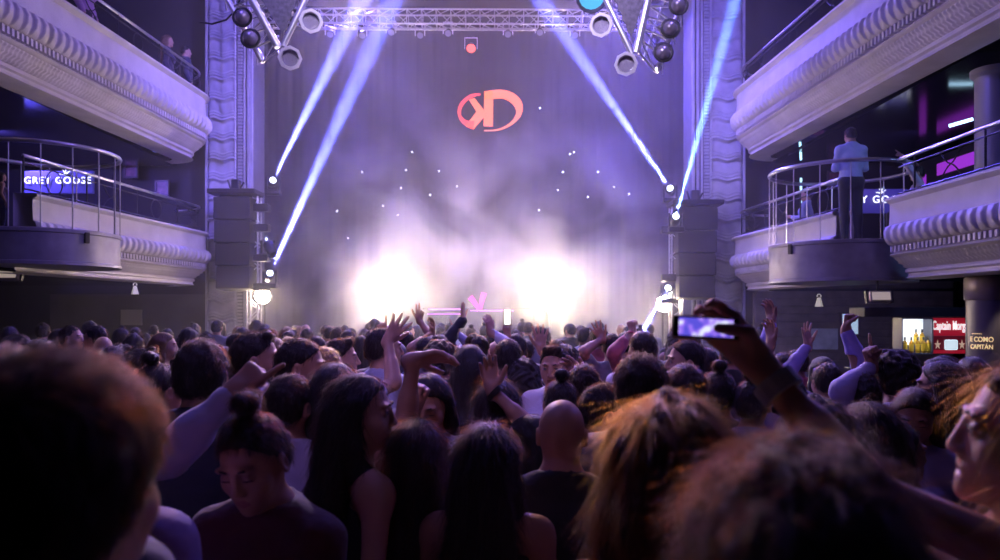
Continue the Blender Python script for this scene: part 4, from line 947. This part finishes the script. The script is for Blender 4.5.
# ------------------------------------------------------------------ dj booth
r_=thing('dj_booth','black performer booth with thin violet light lines at stage centre','booth',W(478,330,17.3).xyz)
z1=W(0,308,17.3).z
b=MB(); b.box((-.62,17.6,(1.2+z1)/2),(2.6,.6,z1-1.2),bev=.03); b.build('cabinet',blackmetal,r_)
b=MB(); b.box((W(445,0,17.3).x,17.28,z1-.03),(.75,.02,.025)); b.box((W(492,0,17.3).x,17.28,z1-.06),(1.0,.02,.02)); b.box((W(447,0,17.3).x,17.28,z1-.14),(.9,.02,.012)); b.build('light_strip',mat('violet_led',(.5,.1,.8),.5,emit=(.75,.2,1),estr=3),r_)
pk=mat('pink_glow',(.9,.1,.6),.5,emit=(1,.06,.50),estr=1.6)  # emissive bars standing in for a pink-lit Y shape
for (a,c,l) in (((470,297),(479,309),'pink glowing bar leaning left above the booth'),((484,293),(480,309),'pink glowing bar leaning right above the booth')):
    b=MB(); A=W(*a,17.3);B=W(*c,17.3); b.tube([A,A.lerp(B,.3)+Vector((0,0,.01)),B],[.07,.06,.045],8); o=b.build('pink_bar',pk,None,smooth=True); tag(o,l,'light stick','pink glowing bars')
# ------------------------------------------------------------------ signs in the galleries
def sign(u,v,d,w,size,label,panel=True,uw=None,col=None):
    p=W(u,v,d); t=thing('lit_sign',label,'sign',p)
    text_mesh('lettering','GREY GOOSE',size,white_em,face_cam((p.x,p.y-.04,p.z)),.006,parent=t,space=1.22,xscale=w)
    if panel:
        b=MB(); b.box((p.x,p.y+.02,p.z-.02),(uw,.05,size*2.4),bev=.01); b.build('display_panel',mat('sign_violet',(.05,.05,.2),.4,emit=(.10,.08,.50),estr=.22),t)
    # goose emblem above the lettering
    b=MB(); q=Vector((p.x+.12,p.y-.03,p.z+size*.72)); b.tube([q+Vector((-.10,0,.0)),q+Vector((0,0,-.01)),q+Vector((.09,0,.05))],[.004,.016,.004],6); b.tube([q,q+Vector((.02,0,.08))],[.014,.003],6); b.tube([q+Vector((.02,0,0)),q+Vector((-.04,0,.07))],[.012,.003],6); b.build('bird_emblem',white_em,t)
sign(59,181,13.1,1.0,.165,'lit white lettering sign on the left gallery wall',True,1.2)
sign(874,200,14.0,1.0,.19,'lit white lettering sign half hidden behind the platform man',True,1.25)
fr=mat('picture_frame',(.08,.05,.07),.4)
def picture(u,v,d,w,h,label,c,e=None,es=0,name='framed_picture'):
    p=W(u,v,d); t=thing(name,label,'picture',p); b=MB()
    for i in(-1,1): b.box((p.x+i*w/2,p.y,p.z),(.04,.05,h+.04),bev=.005); b.box((p.x,p.y,p.z+i*h/2),(w,.05,.04),bev=.005)
    b.build('frame',fr,t); b=MB(); b.box((p.x,p.y+.01,p.z),(w-.03,.02,h-.03)); b.build('picture_panel',mat('pic_'+str(u),c,.4,emit=e,estr=es,var=(9,.5)),t)
for u,v,w,h,l in [(160,150,.36,.16,'upper small lit wall panel under the upper left balcony'),(160,161,.36,.16,'lower small lit wall panel under the upper left balcony')]: picture(u,v,15.9,w,h,l,(.3,.3,.6),(.25,.25,.75),.9,'wall_panel')
for u,v,l in [(131,170,'dim square picture on the violet wall behind the left ring rail'),(162,188,'small dark picture on the violet gallery wall near the pillar')]: picture(u,v,15.9,.26,.30,l,(.16,.06,.10))
for u,v,l in [(818,128,'small dark picture left of the platform man'),(835,180,'reddish picture behind the ring rail')]: picture(u,v,15.9,.3,.34,l,(.18,.06,.08))
def led(a,c,label,colr,es,r=.02,name='led_tube'):
    b=MB(); b.tube([Vector(a),Vector(c)],r,8); o=b.build(name,mat('led_'+str(len(bpy.data.objects)),(.5,.5,.5),.5,emit=colr,estr=es)); tag(o,label,'light'); return o
led(W(949,126,11.2),W(973,119,11.0),'pale blue light tube on the right gallery ceiling',(.45,.75,1),4,.025)
led(W(800,142,14.5),W(801,160,14.5),'upper short pale vertical light line left of the platform man',(.4,.8,.9),2.5,.022)
led(W(801,178,14.5),W(801,220,14.5),'lower long pale vertical light line left of the platform man',(.4,.8,.9),2.0,.022)
b=MB(); b.box((8.25,10,3.9),(.1,10,1.95)); struct(b.build('wall_gallery_right',dark))
for (y0,y1,z0,z1,l) in [(12.5,14.2,4.50,4.72,'wide magenta glowing wall strip in the right gallery'),(14.6,14.8,3.9,4.6,'upright magenta glowing wall strip in the right gallery')]:
    b=MB(); b.box((8.19,(y0+y1)/2,(z0+z1)/2),(.03,y1-y0,z1-z0)); tag(b.build('glowing_strip',mat('magenta_glow',(.4,.05,.5),.5,emit=(.45,.05,.75),estr=.6)),l,'light')
# gallery column with blue light
b=MB(); b.lathe([(.26,0),(.26,.05),(.22,.08),(.22,1.86),(.27,1.9),(.27,1.96)],(5.95,9.1,2.9),28); o=smooth_angle(b.build('pillar',mat('column_grey',(.4,.38,.42),.35,.2))); tag(o,'round grey column in the right gallery lit blue','pillar'); struct(o)
# ------------------------------------------------------------------ below the right gallery: bar
b=MB(); b.box((7.0,15.1,1.16),(4.0,.08,2.3))
for k in range(15): b.box((7.0,15.04,.1+k*.155),(3.96,.03,.135),bev=.006)
struct(b.build('wall_bar_rear',wood))
picture(850,324,15.0,.36,.44,'lit poster with white border on the slatted wall',(.2,.35,.4),(.45,.62,.8),.8,'poster')
b=MB(); p=W(824,339,15.01); b.box(p,(.55,.04,.42),bev=.01); tag(b.build('notice_board',mat('board',(.35,.37,.4),.6,var=(6,.2))),'plain grey board left of the lit poster','board')
b=MB(); a=W(868,308,10.9); b.box((7.2,11.2,a.z-.06),(3.9,.5,.14),bev=.01); tag(b.build('bar_canopy',mat('canopy',(.02,.018,.035),.6)),'dark horizontal canopy beam above the bar shelf','canopy')
sh=thing('bar_shelf','brightly lit white shelf box holding yellow bottles','shelf',W(916,353,11.0))
a=W(902,319,11.0); c=W(931,353,11.0)
b=MB(); b.box(((a.x+c.x)/2,11.22,(a.z+c.z)/2),(c.x-a.x,.02,a.z-c.z)); b.build('lit_back',mat('shelf_glow',(.8,.8,.8),.5,emit=(.72,.85,1),estr=1.0),sh)
b=MB(); b.box(((a.x+c.x)/2,11.1,c.z-.01),(c.x-a.x+.02,.26,.02)); b.box((a.x-.01,11.1,(a.z+c.z)/2),(.02,.26,a.z-c.z)); b.box((c.x+.01,11.1,(a.z+c.z)/2),(.02,.26,a.z-c.z)); b.box(((a.x+c.x)/2,11.1,a.z+.01),(c.x-a.x+.02,.26,.02)); b.build('casing',mat('shelf_case',(.12,.13,.2),.4),sh)
b=MB(); b.box(((a.x+c.x)/2+.06,11.16,c.z+.055),(c.x-a.x-.14,.12,.11)); b.build('step',mat('shelf_case',(.12,.13,.2),.4),sh)
gl=mat('bottle_glass',(.55,.30,.03),.1,spec=.8); yl=mat('bottle_label',(.9,.62,.05),.5,emit=None); cp=mat('bottle_cap',(.02,.015,.01),.4)
def bottle(x,y,z,label,h=.235):
    t=thing('bottle',label,'bottle',(x,y,z),0,'yellow bottles on the lit bar shelf'); k=h/.28
    b=MB(); b.lathe([(0,0),(.036*k,0),(.038*k,.01*k),(.038*k,.17*k),(.030*k,.19*k),(.014*k,.215*k),(.013*k,.25*k),(0,.25*k)],(x,y,z),16); b.build('glass',gl,t,smooth=True)
    b=MB(); b.lathe([(.0385*k,.03*k),(.0395*k,.035*k),(.0395*k,.155*k),(.0385*k,.16*k)],(x,y,z),16); b.build('paper_label',yl,t,smooth=True)
    b=MB(); b.lathe([(.015*k,.225*k),(.016*k,.228*k),(.016*k,.28*k),(0,.28*k)],(x,y,z),12); b.build('cap',cp,t,smooth=True)
for i,u in enumerate((906,912.5,919,924.5,929)): p=W(u,353,11.0); bottle(p.x,11.03,c.z+.001,['front row, leftmost yellow bottle on the lit shelf','front row, second yellow bottle from the left','front row, third yellow bottle from the left','front row, fourth yellow bottle from the left','front row, last yellow bottle beside the red sign'][i])
for i,u in enumerate((916,922,928)): p=W(u,345,11.1); bottle(p.x*11.16/11.1,11.16,c.z+.111,['raised back row, left yellow bottle','raised back row, middle yellow bottle','raised back row, right yellow bottle beside red sign'][i])
rs=thing('bar_sign','red bar sign with white old-style lettering and a small screen','sign',W(952,352,11.0))
a=W(932,318,11.0); c=W(972,354,11.0)
b=MB(); b.box(((a.x+c.x)/2,11.15,(a.z+c.z)/2),(c.x-a.x,.06,a.z-c.z),bev=.005); b.build('backboard',red_m,rs)
b=MB(); q=W(952,343,11.0); b.box((q.x,11.10,q.z),(.50,.05,.21),bev=.01); b.build('inner_board',mat('dark_red',(.18,.01,.03),.5,emit=(.5,.02,.05),estr=.12),rs)
b=MB(); q=W(953.5,345,11.0); b.box((q.x,11.06,q.z),(.19,.03,.15),bev=.02); b.build('screen',mat('small_screen',(.7,.8,.85),.5,emit=(.75,.9,1),estr=.9),rs)
p=W(938,326,11.0); text_mesh('lettering','Captain Morgan',.19,mat('sign_white',(.9,.88,.9),.5,emit=(1,.95,1),estr=1.0),face_cam((p.x-.02,11.10,p.z)),.006,align='LEFT',parent=rs,bold=.001,xscale=.41,space=1.1)
for u in(940.5,965):
    q=W(u,345,11.0); pts=[]
    for k in range(10): r=.075 if k%2==0 else .028; pts.append((r*math.sin(math.pi*k/5)*.7,r*math.cos(math.pi*k/5)))
    b=MB(); b.prism(pts,.02,Matrix.Translation((q.x,11.09,q.z))@Matrix.Rotation(math.pi/2,4,'X')); b.build('star_ornament',mat('gold_star',(.8,.55,.4),.4,emit=(.9,.6,.45),estr=.5),rs)
b=MB(); b.box((6.6,11.2,.52),(2.6,.5,1.04),bev=.02); b.box((6.6,11.2,1.06),(2.8,.62,.04),bev=.01); tag(b.build('bar_counter',mat('bar_wood',(.04,.03,.05),.3)),'dark bar counter below the bottle shelf','bar')
cb=thing('pillar','stout dark column with gold lettering at the right end of the bar','pillar',(5.78,8.9,0)); cb['kind']='structure'
b=MB(); b.lathe([(.27,0),(.27,2.34)],(5.78,8.9,0),32); b.build('shaft',mat('column_dark',(.13,.11,.13),.35,.1),cb,smooth=True)
b=MB(); b.lathe([(.27,2.06),(.29,2.07),(.29,2.32),(.27,2.34)],(5.78,8.9,0),32); b.build('collar',mat('column_collar',(.35,.28,.27),.35,.3),cb,smooth=True)
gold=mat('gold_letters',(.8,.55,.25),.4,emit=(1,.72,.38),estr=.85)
def bent_text(body,size,v,u,name):
    cx,cy,R=5.78,8.9,.285; o=text_mesh(name,body,size,gold,Matrix.Identity(4),.003,bold=size*.01,xscale=.82)
    inv=cb.matrix_basis.inverted()
    z0=CAMZ-(v-V0)/F*8.62; a0=math.atan2(-math.cos(.0)*1,0)
    uo=(u-U0)/F*8.65-cx
    for vt in o.data.vertices:
        ang=-math.pi/2+(vt.co.x+uo)/R; rr=R+vt.co.z; vt.co=inv@Vector((cx+rr*math.cos(ang),cy+rr*math.sin(ang),z0+vt.co.y))
    o.parent=cb
bent_text('E COMO',.082,340,982,'lettering'); bent_text('CAPITÁN',.074,347.5,982,'lettering'); bent_text('~~~~~',.05,334,978,'lettering')
light('column_spot','SPOT',(5.70,8.35,2.28),(5.76,8.62,1.3),(1,.82,.6),22,spot_size=math.radians(50),spot_blend=.7,shadow_soft_size=.03)
def flood(u,v,d,w,h,label,yaw=0):
    p=W(u,v,d); t=thing('flood_light',label,'lamp',p); M=Matrix.Translation(p)@Matrix.Rotation(yaw,4,'Z')@Matrix.Rotation(math.radians(-12),4,'X')
    b=MB(); b.box((0,0,0),(w,.12,h),M,bev=.015); b.build('housing',mat('flood_metal',(.5,.42,.42),.35,.6),t)
    b=MB(); b.box((0,-.065,0),(w*.8,.01,h*.7),M); b.build('glass',mat('flood_glass',(.6,.5,.48),.2,emit=(1,.8,.7),estr=.35),t)
    b=MB(); b.box((w/2+.02,0,0),(.02,.05,h*1.1),M); b.box((-w/2-.02,0,0),(.02,.05,h*1.1),M); b.cyl(M@Vector((0,.03,h/2-.02)),M@Vector((0,.03,h/2))+Vector((0,0,.42 if u>500 else .12)),.015,6); b.build('bracket',blackmetal,t)
flood(10,275,10.5,.30,.15,'pale floodlight under the left balcony at the frame edge'); flood(879,297,10.0,.30,.15,'pale floodlight under the right balcony platform')
for (u,v,d,l) in ((135,290,12.5,'small white spot lamp under the left balcony'),(819,302,11.5,'small white spot lamp under the right balcony')):
    p=W(u,v,d); t=thing('spot_lamp',l,'lamp',p); b=MB(); b.lathe([(0,-.07),(.065,-.07),(.03,.06),(0,.07)],tuple(p),4); b.build('shade',mat('white_shade',(.8,.78,.76),.5,emit=(1,.9,.85),estr=.35),t); b=MB(); b.tube([p+Vector((.03*math.cos(q),0,.09+.03*math.sin(q))) for q in np.linspace(-.6,3.6,9)],.008,6); b.build('hook',mat('white_shade',(.8,.78,.76),.5),t)
b=MB(); p=W(131.5,317.5,16.05); b.box(p,(.46,.04,.33),bev=.01); tag(b.build('wall_cabinet',mat('cabinet_grey',(.22,.20,.20),.6)),'plain grey square panel on the dark left wall','panel')
# hanging cable by the left truss
b=MB(); b.tube([W(200,22,9.5),W(212,24,9.4),W(226,20,9.3),W(238,8,9.2),W(243,-20,9.1)],.012,6); tag(b.build('cable',blackmetal),'black cable sagging beside the left hanging truss','cable')
# ------------------------------------------------------------------ things held or worn
def phone(c,w,h,yaw,pitch,label,scr,roll=0):
    t=thing('phone',label,'phone',c); M=Matrix.Translation(Vector(c))@Matrix.Rotation(yaw,4,'Z')@Matrix.Rotation(pitch,4,'X')@Matrix.Rotation(roll,4,'Y')
    b=MB(); b.box((0,0,0),(w,.008,h),M,bev=.0035); b.build('case',mat('phone_case',(.45,.30,.24),.35,.3),t); b=MB(); b.box((0,-.0043,0),(w-.006,.001,h-.006),M); b.build('glass',mat('phone_glass',(.01,.01,.012),.1),t)
    b=MB(); b.box((0,-.0050,0),(w*.80,.0006,h-.010),M); b.build('screen',scr,t); return t
def screen_mat():
    m=mat('phone_screen',(.02,.02,.05),.2); nt=m.node_tree; b=nt.nodes['Principled BSDF']; tc=nt.nodes.new('ShaderNodeTexCoord'); mp=nt.nodes.new('ShaderNodeMapping'); nt.links.new(tc.outputs['Object'],mp.inputs[0])
    n=nt.nodes.new('ShaderNodeTexNoise'); n.inputs['Scale'].default_value=45; n.inputs['Detail'].default_value=1; nt.links.new(mp.outputs[0],n.inputs['Vector'])
    r=nt.nodes.new('ShaderNodeValToRGB'); e=r.color_ramp.elements; e[0].position=.42; e[0].color=(.10,.08,.65,1); e[1].position=.62; e[1].color=(.75,.78,1,1); x=r.color_ramp.elements.new(.53); x.color=(.35,.18,.9,1)
    nt.links.new(n.outputs[0],r.inputs[0]); nt.links.new(r.outputs[0],b.inputs['Emission Color']); b.inputs['Emission Strength'].default_value=1.3; return m

_p=W(699,328,HANDW[2].y-.02); phone((_p.x+.012,_p.y,_p.z),.120,.043,math.radians(-8),math.radians(-14),'phone held up sideways showing the stage on its screen',screen_mat(),roll=math.radians(3))
phone((PH2.x,PH2.y-.02,PH2.z+.07),.075,.15,.1,0,'bright phone held upright above the far crowd',mat('phone_bright',(.8,.8,.7),.4,emit=(1,1,.85),estr=1.6))
# ------------------------------------------------------------------ camera
cd=bpy.data.cameras.new('camera'); cd.sensor_width=36; cd.lens=27.0; cd.shift_y=(V0-280)/1000; cd.shift_x=-(U0-500)/1000
cd.clip_start=.05; cd.clip_end=100
cd.dof.use_dof=True; cd.dof.focus_distance=5.0; cd.dof.aperture_fstop=3.2
cam=bpy.data.objects.new('camera',cd); COL.objects.link(cam); cam.location=(0,0,CAMZ); cam.rotation_euler=(math.pi/2,0,0); SC.camera=cam
# ------------------------------------------------------------------ haze
def haze():
    b=MB(); b.box((-.66,13.7,4.3),(10.0,13.0,8.4)); o=b.build('stage_haze',None)
    o.data.materials.clear()
    m=bpy.data.materials.new('haze'); m.use_nodes=True; nt=m.node_tree; nt.nodes.clear()
    out=nt.nodes.new('ShaderNodeOutputMaterial'); vs=nt.nodes.new('ShaderNodeVolumeScatter')
    vs.inputs['Anisotropy'].default_value=HAZE_G; vs.inputs['Color'].default_value=(1,.97,.95,1)
    nt.links.new(vs.outputs[0],out.inputs['Volume'])
    vs.inputs['Density'].default_value=HAZE_D
    tc=nt.nodes.new('ShaderNodeNewGeometry'); sep=nt.nodes.new('ShaderNodeSeparateXYZ'); nt.links.new(tc.outputs['Position'],sep.inputs[0])
    def math_(op,a,b=None,c=None):
        n=nt.nodes.new('ShaderNodeMath'); n.operation=op
        for i,v in enumerate((a,b,c)):
            if v is None: continue
            if isinstance(v,(int,float)): n.inputs[i].default_value=v
            else: nt.links.new(v,n.inputs[i])
        return n.outputs[0]
    noise=nt.nodes.new('ShaderNodeTexNoise'); noise.inputs['Scale'].default_value=.55; noise.inputs['Detail'].default_value=3; noise.inputs['Distortion'].default_value=.6
    nt.links.new(tc.outputs['Position'],noise.inputs['Vector'])
    n1=math_('MULTIPLY',math_('SUBTRACT',noise.outputs[0],.46),7.0)
    n1=math_('MINIMUM',math_('MAXIMUM',n1,.0),1.2)
    # smoke body: centred on the stage, thinning upward
    def gauss(v,c,s):
        t=math_('DIVIDE',math_('SUBTRACT',v,c),s); return math_('POWER',2.718,math_('MULTIPLY',math_('MULTIPLY',t,t),-1.0))
    g=math_('MULTIPLY',gauss(sep.outputs[0],-.6,3.4),gauss(sep.outputs[2],2.3,2.6))
    g=math_('MULTIPLY',g,gauss(sep.outputs[1],16.5,2.2))
    dens=math_('ADD',math_('MULTIPLY',math_('MULTIPLY',g,n1),SMOKE_D),HAZE_D)
    nt.links.new(dens,vs.inputs['Density'])
    o.data.materials.append(m)
    tag(o,'pale smoke and haze drifting over the stage and the front of the crowd','haze',kind='stuff')
    o.visible_shadow=True
    return o
HAZE_D=.009; HAZE_G=.35; SMOKE_D=.55
haze()
# ------------------------------------------------------------------ stage lights
def moving_head(u,v,d,tu,tv,td,label,power,color=(.10,.12,1.0),ang=2.2,beam=True):
    p=W(u,v,d); t=W(tu,tv,td); dr=(t-p).normalized()
    root=thing('moving_head_light',label,'stage light',p,0,'moving head spotlights')
    q=dr.to_track_quat('Z','Y').to_matrix().to_4x4(); M=Matrix.Translation(p)@q
    b=MB(); b.lathe([(0,-.30),(.07,-.30),(.10,-.24),(.11,-.05),(.10,-.012),(.062,0),(.060,-.02),(0,-.02)],(0,0,0),20,M=M); smooth_angle(b.build('head',blackmetal,root))
    b=MB(); b.lathe([(0,-.012),(.060,-.012)],(0,0,0),20,M=M); b.build('lens',mat('beam_lens',(.1,.1,.1),.1,emit=(.7,.75,1),estr=12),root)
    b=MB(); b.box((p.x-.13,p.y+.0,p.z-.10),(.03,.07,.30)); b.box((p.x+.13,p.y,p.z-.10),(.03,.07,.30)); b.box((p.x,p.y,p.z-.26),(.30,.20,.10),bev=.02); b.build('yoke',blackmetal,root)
    if beam:
        light('beam_lamp','SPOT',p+dr*.02,t,color,power,spot_size=math.radians(ang),spot_blend=.5,shadow_soft_size=.03)
    return root
moving_head(273,180,15.4,372,-20,8.0,'upper left moving head throwing the outer left beam',3.6e6,(.10,.12,1.0),1.7)
moving_head(270,273,15.0,402,-20,8.0,'lowest left moving head throwing the long left beam',4.6e6,(.10,.12,1.0),1.9)
moving_head(268,243,15.1,247,198,15.6,'left moving head with a short beam toward the speaker',7e6,(.15,.2,1.0),1.8)
moving_head(670,188,15.4,520,-30,8.0,'upper right moving head throwing its beam up left',3.8e6,(.10,.12,1.0),1.7)
moving_head(676,216,14.3,752,-60,8.5,'right moving head throwing the steep cyan beam',2.2e6,(.10,.24,1.0),2.0)
moving_head(668,288,14.9,630,352,12.5,'low right moving head throwing a blue beam down left',4e6,(.12,.18,1.0),1.9)
def blinder(u,v,d,R,power,label):
    p=W(u,v,d); root=thing('audience_blinder',label,'stage light',p,0,'white audience blinders')
    b=MB(); b.lathe([(0,.12),(R*.7,.12),(R,.0),(R+.02,-.01),(R+.02,.02),(R*.75,.15),(0,.15)],(0,0,0),24,M=Matrix.Translation(p)@Matrix.Rotation(-math.pi/2,4,'X')@Matrix.Diagonal((1,1,1,1))); b.build('housing',blackmetal,root,smooth=True)
    b=MB(); b.lathe([(0,.03),(R*.96,.03)],(0,0,0),24,M=Matrix.Translation(p)@Matrix.Rotation(math.pi/2,4,'X')); b.build('lens',mat('blinder_lens',(.8,.8,.8),.2,emit=(1,.88,.72),estr=60),root)
    b=MB(); b.cyl((p.x,p.y+.12,p.z-.1),(p.x,p.y+.12,1.2),.02,8); b.build('stand',blackmetal,root)
    light('blinder_lamp','SPOT',p+Vector((0,-.12,0)),(p.x*.2,0,1.9),(1,.74,.52),power,spot_size=math.radians(150),spot_blend=.6,shadow_soft_size=R*.8)
blinder(263,296,15.6,.17,220,'white blinder lamp below the left speaker stack')
blinder(392,298,17.0,.22,620,'left central white blinder lamp glaring through smoke')
blinder(550,302,17.0,.22,620,'right central white blinder lamp glaring through smoke')
blinder(664,304,15.6,.17,260,'white blinder lamp below the right speaker stack')
# violet wash on balconies and crowd
def wash(loc,tgt,col,p,size=.5,spread=None):
    o=light('area_wash','AREA',loc,tgt,col,p,size=size)
    if spread: o.data.spread=spread
    return o
wash((2.5,7.0,8.6),(-6.2,11,4.6),(.26,.17,1.0),300)
wash((-3.5,7.0,8.6),(4.9,10.5,4.6),(.20,.15,1.0),300)
wash((-.6,8,9.3),(-.6,8,1.6),(.36,.26,1.0),30,1.0)
wash((1.0,13.2,3.4),(-6.3,11,2.9),(1,.76,.72),110,.15)
wash((-2.2,13.2,3.4),(5.0,11,2.9),(1,.76,.72),90,.15)
# violet lights added unseen above the stage to tint the haze
for x,q in ((-3.6,4600),(2.9,8000)): light('haze_fill','SPOT',(x,17.6,9.2),(x*.85-.1,15.5,6.8),(.13,.09,1.0),q,spot_size=math.radians(80),spot_blend=.8,shadow_soft_size=.2)
light('haze_fill','SPOT',(-.6,12.0,9.3),(-.6,19.8,5.0),(.45,.16,.75),500,spot_size=math.radians(75),spot_blend=.9,shadow_soft_size=.3)
for u in (448,491): p=W(u,40,19.0); light('magenta_lamp','SPOT',p,(p.x,19.0,2),(.8,.05,.9),9000,spot_size=math.radians(4),spot_blend=.5,shadow_soft_size=.05)
# unseen lamps added high at the stage for rims on the crowd
for x in (-3.0,1.8): light('rim_fill','SPOT',(x,15.3,8.8),(x*.4,4.6,1.6),(.88,.62,.93),5000,spot_size=math.radians(40),spot_blend=.8,shadow_soft_size=.12)
# cream fills added at stage level to brighten the smoke
for x in (-2.6,1.4): light('smoke_fill','SPOT',(x,18.6,1.4),(x*.5-.3,15.6,5.0),(1,.76,.60),900,spot_size=math.radians(100),spot_blend=.9,shadow_soft_size=.25)
wash((-.6,9.5,9.2),(-5.7,15.7,6.0),(.24,.18,1.0),160,.4,1.0); wash((-.6,9.5,9.2),(4.5,15.7,6.0),(.24,.18,1.0),150,.4,1.0)
wash((-.3,3.6,8.0),(-.3,8.9,6.2),(.80,.68,1.0),170,.4,1.0)  # fill put in to brighten the hanging trusses
light('hair_rim_fill','SPOT',(-.35,13.6,8.6),(-.1,.8,1.75),(1,.50,.20),2300,spot_size=math.radians(24),spot_blend=.6,shadow_soft_size=.2)  # warm spot added out of frame to gild the nearest hair
# galleries
wash((-8.6,12.5,4.8),(-7.6,15.5,3.4),(.22,.15,1.0),170,.3); wash((7.0,12.6,4.7),(6.8,15.5,3.6),(.30,.16,.9),25,.3); wash((6.9,8.6,4.7),(6.0,9.2,3.2),(.25,.40,1.0),25,.2); wash((7.5,9.5,7.8),(6,12,6.2),(.2,.15,.8),8,.3); wash((-8,11,7.8),(-6.8,14,6.4),(.3,.2,.9),12,.3)
wash((6.2,12.2,2.25),(6.4,15.0,1.4),(.40,.38,1.0),22,.4)
wash((3.6,5.5,4.2),(2.6,4.6,1.6),(.25,.16,1.0),40,.5)
wash((-7.6,13.0,2.32),(-8,16,1.6),(1,.78,.72),16,.3); wash((5.98,10.9,1.79),(5.98,11.1,1.3),(1,.95,.9),2.5,.12)
# soft violet fill added above the camera, from no known lamp
wash((-1.2,.6,6.8),(-.3,5.0,1.6),(.42,.27,1.0),18,.5,.9)
w=bpy.data.worlds.new('world'); SC.world=w; w.use_nodes=True; w.node_tree.nodes['Background'].inputs[0].default_value=(.10,.07,.22,1); w.node_tree.nodes['Background'].inputs[1].default_value=.015
vs=SC.view_settings; vs.view_transform='Standard'; vs.look='None'; vs.exposure=-.22; vs.gamma=1; vs.use_curve_mapping=False
cy=SC.cycles
cy.use_denoising=True; cy.volume_step_rate=2.0; cy.volume_max_steps=96; cy.max_bounces=6; cy.volume_bounces=1; cy.diffuse_bounces=2; cy.glossy_bounces=3; cy.transmission_bounces=4
cy.use_light_tree=True; cy.sample_clamp_indirect=6; cy.caustics_reflective=False; cy.caustics_refractive=False
